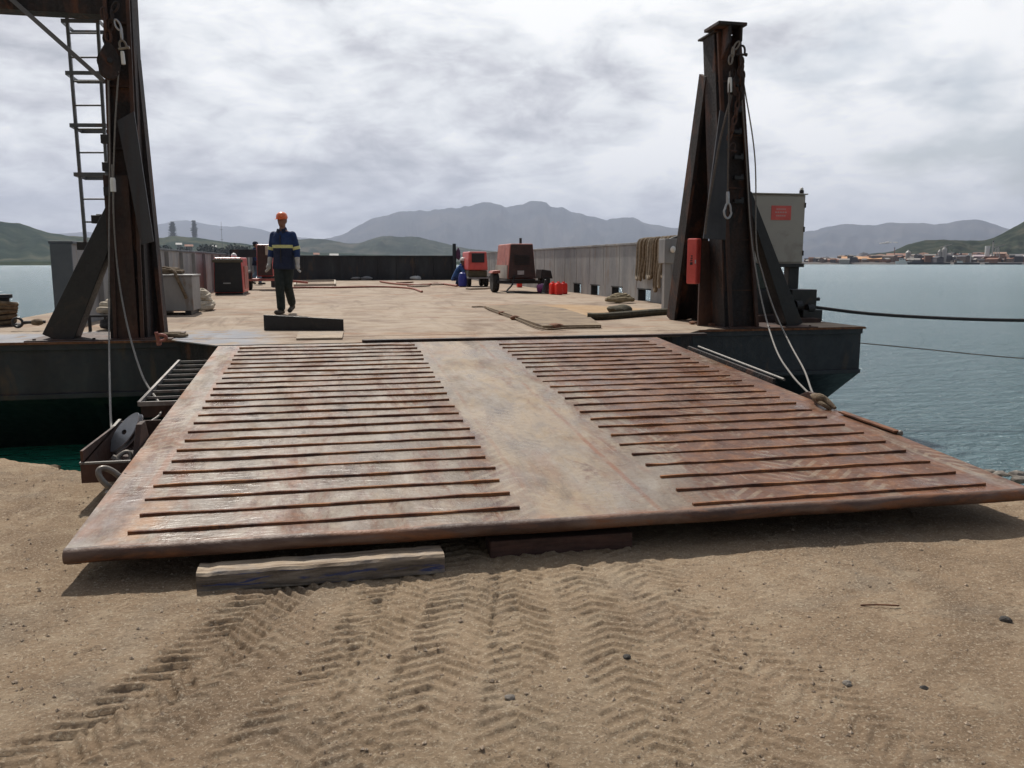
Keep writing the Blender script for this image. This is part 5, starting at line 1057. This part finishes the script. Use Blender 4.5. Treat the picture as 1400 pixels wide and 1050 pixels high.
def hand(mb, wrist, d, side, infl=0.0):
    """relaxed hand hanging along d; side = +1/-1 thumb toward -Y (front)."""
    d = Vector(d).normalized(); fwd = Vector((0, -1, 0)); fwd = (fwd-d*fwd.dot(d)).normalized(); lat = d.cross(fwd)*side
    w = Vector(wrist); palm = w+d*.075
    limb(mb, [w, w+d*.03+fwd*.004, palm], [.026+infl, .032+infl, .034+infl])
    limb(mb, [w+d*.03+fwd*.018, palm+fwd*.022], [.020+infl, .019+infl]); limb(mb, [w+d*.03-fwd*.016, palm-fwd*.022], [.018+infl, .018+infl])
    for k, (o_, L_, r_) in enumerate(((.031, .070, .0095), (.011, .078, .0098), (-.009, .072, .0093), (-.028, .056, .0082))):
        b_ = w+d*.088+fwd*o_; m1 = b_+d*L_*.45+lat*.006; m2 = m1+d*L_*.33+lat*.014; m3 = m2+d*L_*.2+lat*.016
        limb(mb, [b_-d*.02, m1, m2, m3], [r_+infl, r_*.97+infl, r_*.9+infl, r_*.8+infl], 8)
    t0 = w+d*.03+fwd*.028; limb(mb, [t0, t0+d*.03+fwd*.022+lat*.006, t0+d*.06+fwd*.026+lat*.014], [.014+infl, .011+infl, .009+infl], 8)
def person(base, label, facing=0, pose='walk', jacket=clothblue, lower=clothgreen, hat=orange, gloves=True, band=True, scale=1.0, group=None):
    o = thing('person', label, 'person', tuple(base), group); o['_o'] = (0, 0, 0); o['_w'] = (0, 0, 0)
    if pose == 'walk':
        hipL, hipR = (.085, .0, .93), (-.085, .0, .93)       # +x = viewer's right
        kneeL, ankL, toeL = (.065, -.03, .50), (.045, .19, .17), (.05, .06, .045)
        kneeR, ankR, toeR = (-.045, -.14, .51), (-.03, -.14, .09), (-.05, -.32, .035)
        shL, shR = (.172, .01, 1.405), (-.172, .01, 1.405)
        elL, elR = (.232, .03, 1.14), (-.232, .04, 1.14); wrL, wrR = (.262, -.03, .90), (-.250, -.05, .90)
        tor = [(0, 0, .86, .13, .10), (0, 0, .93, .165, .115), (0, 0, 1.03, .150, .105), (0, -.005, 1.14, .155, .108), (0, -.005, 1.27, .175, .118), (0, .0, 1.36, .180, .112), (0, .005, 1.42, .150, .098), (0, .005, 1.465, .105, .080), (0, .0, 1.50, .062, .062)]
        neck = [(0, .005, 1.47), (0, -.005, 1.58)]; hc = Vector((0, -.015, 1.655))
    else:   # crouching, leaning forward
        hipL, hipR = (.09, .10, .30), (-.09, .10, .30)
        kneeL, ankL, toeL = (.13, -.28, .46), (.11, -.10, .09), (.13, -.28, .035)
        kneeR, ankR, toeR = (-.12, -.24, .42), (-.10, -.02, .10), (-.11, -.2, .035)
        shL, shR = (.19, -.17, .74), (-.19, -.17, .74)
        elL, elR = (.24, -.36, .56), (-.22, -.36, .56); wrL, wrR = (.17, -.52, .42), (-.12, -.52, .40)
        tor = [(0, .12, .20, .12, .12), (0, .10, .28, .17, .14), (0, .06, .40, .155, .125), (0, .0, .52, .16, .12), (0, -.07, .64, .18, .12), (0, -.13, .73, .175, .105), (0, -.16, .78, .09, .075), (0, -.18, .81, .055, .058)]
        neck = [(0, -.16, .78), (0, -.20, .87)]; hc = Vector((0, -.225, .94))
    # body: one continuous surface
    b = MB(); rings(b, tor); limb(b, neck, [.058, .052])
    # head
    hv = MB(); rings(b, [(hc.x, hc.y+.01, hc.z-.115, .030, .035), (hc.x, hc.y-.01, hc.z-.095, .05, .058), (hc.x, hc.y-.005, hc.z-.05, .066, .082), (hc.x, hc.y, hc.z, .074, .094), (hc.x, hc.y+.004, hc.z+.05, .073, .093), (hc.x, hc.y+.006, hc.z+.09, .055, .07), (hc.x, hc.y+.006, hc.z+.112, .02, .03)])
    limb(b, [hc+Vector((0, -.088, .012)), hc+Vector((0, -.108, -.022))], [.009, .014], 8)                      # nose
    limb(b, [hc+Vector((-.022, -.082, -.052)), hc+Vector((0, -.09, -.052)), hc+Vector((.022, -.082, -.052))], [.006, .008, .006], 8)  # lips
    limb(b, [hc+Vector((-.045, -.076, .028)), hc+Vector((0, -.088, .03)), hc+Vector((.045, -.076, .028))], [.009, .008, .009], 8)     # brow
    for s in (1, -1): limb(b, [hc+Vector((s*.075, .01, .02)), hc+Vector((s*.078, .015, -.02))], [.014, .010], 8)
    for hp, kn, an, to in ((hipL, kneeL, ankL, toeL), (hipR, kneeR, ankR, toeR)):
        limb(b, [hp, Vector(hp).lerp(Vector(kn), .5), kn], [.085, .075, .055]); limb(b, [kn, Vector(kn).lerp(Vector(an), .35)+Vector((0, .015, 0)), an], [.055, .056, .036]); limb(b, [Vector(an)+Vector((0, .03, -.05)), to], [.036, .030])
    for sh, el, wr, s in ((shL, elL, wrL, -1), (shR, elR, wrR, 1)):
        limb(b, [sh, Vector(sh).lerp(Vector(el), .4), el], [.060, .052, .040]); limb(b, [el, Vector(el).lerp(Vector(wr), .3), wr], [.040, .041, .026]); hand(b, wr, Vector(wr)-Vector(el), s)
    remeshed(b, 'body', skin, o, .0085, 3)
    # eyes
    for s in (1, -1): MB().blob(hc+Vector((s*.030, -.079, .010)), .010, 1, 2, 0).build('eye', blackm, o, smooth=True)
    # hair below helmet
    h_ = MB(); rings(h_, [(hc.x, hc.y+.032, hc.z-.05, .066, .07), (hc.x, hc.y+.026, hc.z, .078, .08), (hc.x, hc.y+.018, hc.z+.05, .079, .092), (hc.x, hc.y+.012, hc.z+.10, .055, .07)]); remeshed(h_, 'hair', hairm, o, .009, 2)
    # jacket
    j = MB(); infl = .022; lo_ = .82 if pose == 'walk' else .27
    T = [(cx, cy, z, rx+infl, ry+infl) for cx, cy, z, rx, ry in tor if z >= lo_ or pose != 'walk'][:-1]
    if pose == 'walk': T = [(0, 0, .80, .195, .15), (0, 0, .84, .2, .152)]+T[1:]
    rings(j, T)
    for sh, el, wr in ((shL, elL, wrL), (shR, elR, wrR)):
        e2 = Vector(el).lerp(Vector(wr), .45 if pose == 'walk' else .9)
        limb(j, [Vector(sh)+Vector((0, 0, -.005)), Vector(sh).lerp(Vector(el), .5), el, e2], [.070, .069, .063, .056])
    limb(j, [Vector(neck[0])+Vector((0, .01, -.03)), Vector(neck[0])+Vector((0, .012, .02))], [.085, .075])
    jk = remeshed(j, 'jacket', jacket, o, .010, 3)
    if pose == 'walk':     # collar, zip, pockets and lower dark half
        MB().box((-.006, -.148, .86), (.006, -.132, 1.40)).build('zip', blackm, jk)
        lp = MB(); rings(lp, [(0, 0, .795, .203, .158), (0, 0, .84, .206, .159), (0, 0, .93, .194, .146), (0, 0, 1.03, .180, .134), (0, 0, 1.10, .181, .134), (0, -.003, 1.16, .186, .137)]); remeshed(lp, 'jacket_hem', clothnavy, o, .010, 2)
        cl = MB(); 
        for s in (1, -1): cl.prism([Vector((s*.01, -.075, 1.50)), Vector((s*.075, -.06, 1.51)), Vector((s*.085, -.085, 1.455)), Vector((s*.03, -.115, 1.42))], (0, -.012, 0))
        cl.build('collar', clothnavy, jk)
    if band:
        z0, z1 = (1.17, 1.225); bd = MB(); rr1 = .186; bd_prof = []
        n = 36; vs = []
        for z, gx_, gy_ in ((z0, .194, .144), (z1, .199, .146)):
            for k in range(n): t = 2*math.pi*k/n; vs.append((gx_*math.cos(t), -.004+gy_*math.sin(t), z))
        for z, gx_, gy_ in ((z0, .186, .136), (z1, .191, .138)):
            for k in range(n): t = 2*math.pi*k/n; vs.append((gx_*math.cos(t), -.004+gy_*math.sin(t), z))
        fs = []
        for k in range(n): q = (k+1) % n; fs += [(k, q, n+q, n+k), (n+k, n+q, 3*n+q, 3*n+k), (2*n+k, 2*n+q, q, k), (3*n+k, 3*n+q, 2*n+q, 2*n+k)]
        bd.add(vs, fs); bd.build('reflective_band', hivis, o, smooth=True)
        for sh, el, wr in ((shL, elL, wrL), (shR, elR, wrR)):
            a = Vector(sh).lerp(Vector(el), .78); c_ = Vector(sh).lerp(Vector(el), .98); MB().tube([a, c_], .0745, 20, r1=.071).build('sleeve_band', hivis, o, smooth=True)
    # trousers
    t = MB(); base_t = tor[0:3] if pose == 'walk' else tor[0:3]
    rings(t, [(cx, cy, z, rx+.014, ry+.014) for cx, cy, z, rx, ry in base_t])
    for hp, kn, an in ((hipL, kneeL, ankL), (hipR, kneeR, ankR)):
        limb(t, [hp, Vector(hp).lerp(Vector(kn), .5), kn], [.104, .096, .080]); limb(t, [kn, Vector(kn).lerp(Vector(an), .5)+Vector((0, .01, 0)), Vector(an)+Vector((0, .0, .03))], [.080, .078, .074])
    remeshed(t, 'trousers', lower, o, .010, 3)
    for an, to in ((ankL, toeL), (ankR, toeR)):
        bt = MB(); limb(bt, [Vector(an)+Vector((0, 0, .03)), Vector(an)+Vector((0, .02, -.04))], [.055, .05]); limb(bt, [Vector(an)+Vector((0, .05, -.055)), Vector(to)+Vector((0, 0, .01))], [.045, .044])
        lowz = min(v[2] for v in bt.v); bt.v = [(v[0], v[1], max(v[2], .003)) for v in bt.v]; remeshed(bt, 'boot', bootm, o, .009, 2)
    if gloves:
        for el, wr, s in ((elL, wrL, -1), (elR, wrR, 1)):
            gl = MB(); d = Vector(wr)-Vector(el); hand(gl, wr, d, s, .005); limb(gl, [Vector(wr)-d.normalized()*.10, wr], [.046, .036]); remeshed(gl, 'glove', glovem, o, .0065, 1)
    # helmet
    M = Matrix.Translation(hc+Vector((0, .002, .035))) @ Matrix.Rotation(R(6), 4, 'X') @ Matrix.Diagonal((1, 1.18, 1, 1))
    MB().lathe([(.097, -.004), (.100, .012), (.098, .045), (.085, .080), (.055, .105), (.02, .115), (.003, .116)], M, 32).build('helmet', hat, o, smooth=True)
    hm = [c_ for c_ in o.children if c_.name.startswith('helmet')][0]
    MB().prism([M @ Vector((.100*math.sin(a)*(1.0), -.095*math.cos(a)-.0, 0)) for a in np.linspace(-1.2, 1.2, 13)]+[M @ Vector((.115*math.sin(a), -.095*math.cos(a)-.045*math.cos(a)**.5, -.006)) for a in np.linspace(1.2, -1.2, 13)], (0, 0, .005)).build('peak', hat, hm)
    o.rotation_euler.z = facing; o.scale = (scale,)*3; return o
person(gz(391, 429, DZ+.002), 'worker walking in blue jacket with yellow bands, orange helmet and grey gloves', R(-18), 'walk', scale=.985)
person(gz(351, 389, DZ+.002), 'worker in dark blue top and pale jeans standing behind the dark welder', R(100), 'walk', clothblue, clothjean, clothnavy, False, False, .97)
person(gz(626, 391, DZ+.002), 'worker in blue overalls and white helmet crouching on the far deck', R(60), 'crouch', mat('bright blue cloth', [(.02, .07, .22), (.03, .11, .30)], 9, .9, 0, .3), clothblue, whitem, False, False, 1.0)

# ================================================================== FAR SHORE
D = 1030.0
def fbox(name, x0, x1, y0, label, cat, m, roof=None, D=D, depth=30, roofm=None, zb=WZ, peak=0, extra=None, group=None):
    a, c = far(x0, D), far(x1, D); h = zat(y0, D); u = (c-a); u.z = 0; wv = u.length; u.normalize(); v = Vector((-u.y, u.x, 0)); base = (a+c)/2; base.z = zb+1
    o = thing(name, label, cat, tuple(base), group); M = Matrix(((u.x, v.x, 0, base.x), (u.y, v.y, 0, base.y), (0, 0, 1, zb), (0, 0, 0, 1)))
    hh = h-zb; eave = hh-peak
    MB().box((-wv/2, 0, 0), (wv/2, depth, eave), M).build('wall', m, o)
    if peak: MB().prism([M @ Vector(q) for q in ((-wv/2-1, -1, eave), (-wv/2-1, depth+1, eave), (-wv/2-1, depth/2, hh))], u*(wv+2)).build('roof', roofm or m, o)
    else: MB().box((-wv/2-.5, -.5, eave+.01), (wv/2+.5, depth+.5, eave+.8), M).build('roof', roofm or m, o)
    k = max(2, int(wv/9)); dm = MB()
    for q in range(k):
        x = -wv/2+wv*(q+.5)/k; dm.box((x-wv/k*.22, -.25, eave*.15), (x+wv/k*.22, -.05, eave*.62), M)
    dm.build('doorway', dark_far, o); return o
fbox('warehouse', 1151, 1206, 351.2, 'long low shed with bright orange roof on the far shore', 'warehouse', ore, roofm=orange_roof, peak=3.0)
fbox('warehouse', 1100, 1124, 354.5, 'low dark shed nearest the beige cabinet on the far shore', 'warehouse', dark_far, D=1040)
fbox('warehouse', 1128, 1149, 354, 'low brownish shed just left of the orange roofed shed', 'warehouse', brick_far, peak=1.5, D=1040)
fbox('warehouse', 1212, 1237, 347.5, 'tall rust red mill building right of the orange roofed shed', 'factory', brick_far, peak=3, D=1120)
fbox('warehouse', 1236, 1262, 352, 'low tan shed behind the white ferry on the far shore', 'warehouse', ore, peak=2, D=1090)
fbox('warehouse', 1264, 1282, 351, 'orange brown shed with pale doors between the ferry and pale silos', 'warehouse', mat('orange shed', [(.36, .17, .09), (.46, .23, .12)], .05, .9, 0, 0), peak=2, D=1060)
fbox('warehouse', 1303, 1329, 350.5, 'cream shed with dark doorways right of the pale silos', 'warehouse', concrete_far, peak=1.5, D=1050)
fbox('warehouse', 1331, 1352, 349.5, 'pinkish grey shed next to the cream shed on its right', 'warehouse', mat('pinkish shed', [(.30, .24, .26), (.38, .31, .33)], .05, .9, 0, 0), peak=2, D=1070)
fbox('warehouse', 1345, 1364, 352.5, 'rust brown shed at the foot of the white tower', 'warehouse', brick_far, D=1040)
fbox('warehouse', 1358, 1374, 346.5, 'tan shed on the slope right behind the white tower', 'warehouse', ore, peak=2, D=1110)
fbox('warehouse', 1384, 1415, 350, 'pale roofed shed at the right edge of far shore', 'warehouse', brick_far, roofm=concrete_far, peak=2, D=1060)
def pile(px, w_, y, label, m, D=1080, sd=1):
    h = zat(y, D)-WZ; r = w_/1142*D/2; p = far(px, D, WZ); mb_ = MB(); n = 28; prof = [(r, 0), (r*.75, h*.3), (r*.45, h*.65), (r*.2, h*.92), (.5, h)]; rn = random.Random(sd)
    vs = []
    for rr_, z in prof:
        for k in range(n): t = 2*math.pi*k/n; q = rr_*(1+.12*math.sin(3*t+sd)+.06*rn.uniform(-1, 1)); vs.append((p.x+q*math.cos(t), p.y+q*math.sin(t), WZ+z*(1+.05*rn.uniform(-1, 1))))
    fs = [(i*n+k, i*n+(k+1) % n, (i+1)*n+(k+1) % n, (i+1)*n+k) for i in range(4) for k in range(n)]+[tuple(4*n+k for k in range(n))]
    mb_.add(vs, fs); tag(mb_.build('ore_pile', m, smooth=True, origin=p), label, 'ore pile')
pile(1180, 46, 346.5, 'wide dark brown ore pile behind the orange roofed shed', dark_far, 1180, 2)
pile(1203, 50, 348.5, 'wide reddish ore pile just right behind the orange roofed shed', ore, 1130, 3)
pile(1262, 44, 347, 'tan ore pile with long slope above the white ferry', ore, 1140, 5)
pile(1130, 40, 351.5, 'low grey ore pile at the left end of far shore', dark_far, 1150, 6)
pile(1372, 34, 348, 'brown earth mound right of the white tower', ore, 1150, 7)
def silo(px, w_, y, label, m, D=1060, cone=True, cat='silo', name='silo'):
    h = zat(y, D)-WZ; r = w_/1142*D/2; p = far(px, D, WZ); o = thing(name, label, cat, tuple(p))
    MB().lathe([(r, 0), (r, h*.85)], Matrix.Translation(p), 18).build('shell', m, o, smooth=True)
    MB().lathe([(r*1.06, h*.85), (r*.15, h) if cone else (r*1.06, h)], Matrix.Translation(p), 18).build('top', m, o, smooth=True)
    MB().bar(p+Vector((r*1.1, -r*.2, 0)), p+Vector((r*1.1, -r*.2, h*.85)), .6, .6).build('ladder_run', dark_far, o)
silo(1284, 4.5, 343, 'pale silo, left one of the pair in the middle of far shore', silver_far); silo(1290, 5.5, 340, 'taller pale silo, right one of the pair in middle of far shore', concrete_far)
silo(1241, 6, 344, 'small pale dome topped silo right of the red mill', silver_far, 1090)
silo(1348.5, 5, 339.5, 'bright white round tower near the wooded hill on the right', whitem, 1050, False, 'tower')
silo(1325, 3.2, 348, 'white tank at the right end of the cream shed', whitem, 1045, False, 'tank', 'storage_tank')
silo(1280, 3.5, 350, 'small whitish tank by the orange brown shed', concrete_far, 1050, False, 'tank', 'storage_tank')
def chimney(px, w_, y, label, m=silver_far, D=1090, y0=None):
    h = zat(y, D)-WZ; r = w_/1142*D/2; p = far(px, D, WZ); o = thing('chimney', label, 'chimney', tuple(p))
    MB().lathe([(r*1.5, 0), (r, h*.1), (r*.7, h)], Matrix.Translation(p), 12).build('stack', m, o, smooth=True); MB().lathe([(r*.95, h*.96), (r*.95, h+.6)], Matrix.Translation(p), 12).build('rim', dark_far, o)
chimney(1356, 1.6, 334, 'thin grey chimney right beside the white tower'); chimney(1300, 1.3, 345, 'thin short chimney between silos and cream shed'); chimney(1222, 1.2, 341, 'thin stack on the rust red mill building', brick_far, 1115)
chimney(1150, 1.0, 350, 'thin post like stack left of the orange roofed shed', dark_far)
# quay crane + conveyor
for k, (px, y, lb) in enumerate(((1290, 337, 'lattice crane towering behind the pale silos'), (1362, 338, 'slim quay crane right behind the white tower'))):
    p = far(px, 1080, WZ); h = zat(y, 1080)-WZ; o = thing('quay_crane', lb, 'crane', tuple(p)); m_ = MB()
    for dx in (-3, 3):
        for dy in (-3, 3): m_.bar(p+Vector((dx, dy, 0)), p+Vector((dx*.3, dy*.3, h*.85)), .5, .5)
    for q in range(6): z = h*.13*(q+1); s_ = 3*(1-.7*z/(h*.85)); m_.bar(p+Vector((-s_, -s_, z)), p+Vector((s_, -s_, z)), .4, .4).bar(p+Vector((-s_, -s_, z)), p+Vector((s_*.9, -s_, z+h*.12)), .3, .3)
    m_.build('mast', silver_far, o); m_ = MB(); u = far(px+10, 1080)-far(px, 1080); u.normalize(); m_.bar(p+Vector((0, 0, h*.85))-u*5, p+Vector((0, 0, h))+u*7, .8, .8); m_.build('jib', silver_far, o)
rn = random.Random(77); m_ = MB()
cols = [mat('town wall %d' % k, [c0, c1], .08, .9, 0, 0) for k, (c0, c1) in enumerate((((.16, .12, .10), (.24, .18, .15)), ((.30, .28, .26), (.40, .37, .34)), ((.20, .10, .07), (.28, .15, .10)), ((.07, .07, .08), (.12, .11, .12))))]
for k in range(230):
    px = rn.uniform(1100, 1412); Dk = rn.uniform(1010, 1260); up_ = max(0, (Dk-1150))*.05*max(0, min(1, (px-1225)/60)); p = far(px, Dk, WZ); w_, h_ = rn.uniform(2, 8), rn.uniform(2.5, 8)*(1.0 if px > 1150 else .6); a = rn.uniform(0, 3)
    M = Matrix.Translation(p) @ Matrix.Rotation(a, 4, 'Z'); m_.cur = rn.choice((0, 0, 1, 2, 3, 3)); m_.box((-w_, -w_*.5, 0), (w_, w_*.5, 2+h_+up_), M)
    m_.cur = rn.choice((0, 1, 2, 3)); m_.prism([M @ Vector(q) for q in ((-w_-.3, -w_*.5-.3, 2.02+h_+up_), (-w_-.3, w_*.5+.3, 2.02+h_+up_), (-w_-.3, 0, 3.4+h_+up_))], M.to_3x3() @ Vector((2*w_+.6, 0, 0)))
o = m_.build('distant_town', cols); o['kind'] = 'stuff'
# ships
def ship(name, x0, x1, y, label, cat, hullm, topm, D=995, big=True):
    a, c = far(x0, D, WZ), far(x1, D, WZ); u = (c-a); L_ = u.length; u.normalize(); v = Vector((-u.y, u.x, 0)); M = Matrix(((u.x, v.x, 0, a.x), (u.y, v.y, 0, a.y), (0, 0, 1, WZ), (0, 0, 0, 1))); o = thing(name, label, cat, tuple((a+c)/2)); h = zat(y, D)-WZ
    w_ = L_*.09; hb = h*.5
    V = [Vector(q) for q in ((L_*.03, -w_*.3, -1), (L_*.97, -w_, -1), (L_*.97, w_, -1), (L_*.03, w_*.3, -1), (0, -w_*.35, hb*1.15), (L_, -w_, hb), (L_, w_, hb), (0, w_*.35, hb*1.15))]
    MB().hexa([M @ q for q in V]).build('hull', hullm, o)
    s0, s1 = (.12, .35) if big else (.25, .7)
    MB().box((L_*s0, -w_*.7, hb), (L_*s1, w_*.7, h), M).build('deckhouse', topm, o)
    m_ = MB()
    for q in range(4): m_.box((L_*s0+.6+q*(L_*(s1-s0)/4), -w_*.7-.15, hb+(h-hb)*.55), (L_*s0+.6+(q+.55)*(L_*(s1-s0)/4), -w_*.7-.02, hb+(h-hb)*.8), M)
    m_.build('window', dark_far, o); m_ = MB(); m_.bar(M @ Vector((L_*(s0+.05), 0, h)), M @ Vector((L_*(s0+.05), 0, h*1.35)), .3, .3); m_.build('mast', dark_far, o)
ship('ferry', 1224, 1244, 354, 'white ferry moored at the far quay right of orange roofed shed', 'boat', whitem, whitem, big=False)
ship('cargo_ship', 1240, 1300, 356.5, 'long dark blue barge moored at far quay beneath the silos', 'ship', navy, dark_far)
ship('cargo_ship', 1304, 1340, 357, 'short dark hull moored at far quay before the cream shed', 'ship', navy, whitem)
ship('cargo_ship', 1346, 1398, 357.5, 'dark hull moored at far quay at the right edge', 'ship', dark_far, brick_far)
# steam
m_ = MB()
rs = random.Random(8)
for k in range(34): t = rs.random(); p = far(1200+24*t, 1180, 0); p.z = zat(335.5-1.2*t-rs.uniform(0, 2.2)*(1-abs(2*t-1)), 1180); m_.blob(p, rs.uniform(.5, 1.25), k, 2, .3, (1.5, 1.3, .8))
sm = bpy.data.materials.new('steam'); sm.use_nodes = True; nt = sm.node_tree; nt.nodes.clear(); ou = nt.nodes.new('ShaderNodeOutputMaterial'); pv = nt.nodes.new('ShaderNodeVolumePrincipled'); pv.inputs['Density'].default_value = .9; pv.inputs['Color'].default_value = (.995, .995, 1, 1); pv.inputs['Anisotropy'].default_value = .5; nt.links.new(pv.outputs[0], ou.inputs['Volume'])
s_ = m_.build('smoke', sm); s_['kind'] = 'stuff'
# left far shore: two tall pines, mast, small houses
def pine(px, w_, ytop, D, label):
    p = far(px, D, 3); h = zat(ytop, D)-3; o = thing('pine_tree', label, 'tree', tuple(p)); r = w_/1142*D/2; m_ = MB(); rn = random.Random(px)
    for k in range(48):
        t = .16+.82*k/48; z = h*t; rr_ = r*(.45+.75*math.sin(math.pi*min(1, t*.85))**1.5)*rn.uniform(.55, 1.2)
        nb = 9
        for q in range(nb):
            a = 2*math.pi*q/nb+k*.7+rn.uniform(-.2, .2); e = Vector((math.cos(a), math.sin(a), .10)); sd_ = Vector((-math.sin(a), math.cos(a), 0)); b_ = p+Vector((0, 0, z)); L_ = rr_*rn.uniform(.7, 1.1)
            m_.prism([b_+sd_*.25, b_+e*L_*.6+sd_*L_*.22, b_+e*L_, b_+e*L_*.6-sd_*L_*.22], (0, 0, h*.014))
    m_.build('crown', foliage, o); MB().cyl(p-Vector((0, 0, 2)), p+Vector((0, 0, h)), .55, 8, .1).build('trunk', barkm, o)
pine(238.5, 9, 307, 3600, 'shorter of two tall narrow pines behind the left bulwark'); pine(268, 8, 305, 3600, 'taller of two tall narrow pines behind the left bulwark')
p = far(305, 1500, 3); h = zat(307, 1500)-3; o = thing('radio_mast', 'thin radio mast with a crossbar right of the tall pines', 'mast', tuple(p)); MB().cyl(p, p+Vector((0, 0, h)), .35, 8, .2).build('pole', dark_far, o)
for t in (.55, .8): MB().bar(p+Vector((-2.2, 0, h*t)), p+Vector((2.2, 0, h*t)), .4, .4).build('crossbar', dark_far, o)
rn = random.Random(17)
bush = ['round dark shrub tree left of the pines on the far left shore', 'dark shrub tree between the two tall pines', 'low dark shrub tree right of the taller pine', 'broad shrub tree beneath the radio mast', 'small shrub tree right of radio mast behind the dark beam', 'low shrub tree above the left welder']
for k, px in enumerate((226, 252, 284, 302, 322, 338)):
    p = far(px, 860, 3); hh = rn.uniform(12, 17); o = thing('tree', bush[k], 'tree', tuple(p)); MB().cyl(p, p+Vector((0, 0, hh*.5)), .5, 8, .3).build('trunk', barkm, o); m_ = MB()
    for q in range(260):
        v = Vector((rn.gauss(0, 1), rn.gauss(0, 1), rn.gauss(0, 1))).normalized()*(rn.random()**.4); c_ = p+Vector((v.x*hh*.6, v.y*hh*.6, hh*.62+v.z*hh*.38)); a = Vector((rn.gauss(0, 1), rn.gauss(0, 1), rn.gauss(0, 1))).normalized(); b_ = a.orthogonal().normalized(); s_ = hh*.07
        m_.add([c_+a*s_, c_+b_*s_, c_-a*s_, c_-b_*s_], [(0, 1, 2, 3)])
    m_.build('crown', foliage, o, fix=False)
for k, (x0, x1, y, lb) in enumerate(((243, 249, 334, 'small white house below the shorter pine'), (255, 264, 336, 'wide white house between the pines'), (288, 296, 337, 'small white house left of the radio mast'), (430, 436, 346, 'tiny pale house right of the standing worker on the far shore'), (452, 462, 347, 'pale low house on the far shore above the stern wall'))):
    fbox('house', x0, x1, y, lb, 'house', silver_far, roofm=brick_far if k % 2 else concrete_far, D=880 if k < 3 else 900, depth=10, peak=2.0)

# ================================================================== HAZE
hz = MB().box((-21000, -1500, -8), (24000, 23000, 1500)).build('haze', water_mat); hz['kind'] = 'stuff'
hm = bpy.data.materials.new('haze'); hm.use_nodes = True; nt = hm.node_tree; nt.nodes.clear(); ou = nt.nodes.new('ShaderNodeOutputMaterial'); pv = nt.nodes.new('ShaderNodeVolumePrincipled')
pv.inputs['Density'].default_value = 6.4e-5; pv.inputs['Color'].default_value = (.70, .78, .98, 1); pv.inputs['Anisotropy'].default_value = .2; nt.links.new(pv.outputs[0], ou.inputs['Volume'])
hz.data.materials.clear(); hz.data.materials.append(hm)
for o in bpy.data.objects:
    for k in ('_o', '_w'):
        if k in o: del o[k]
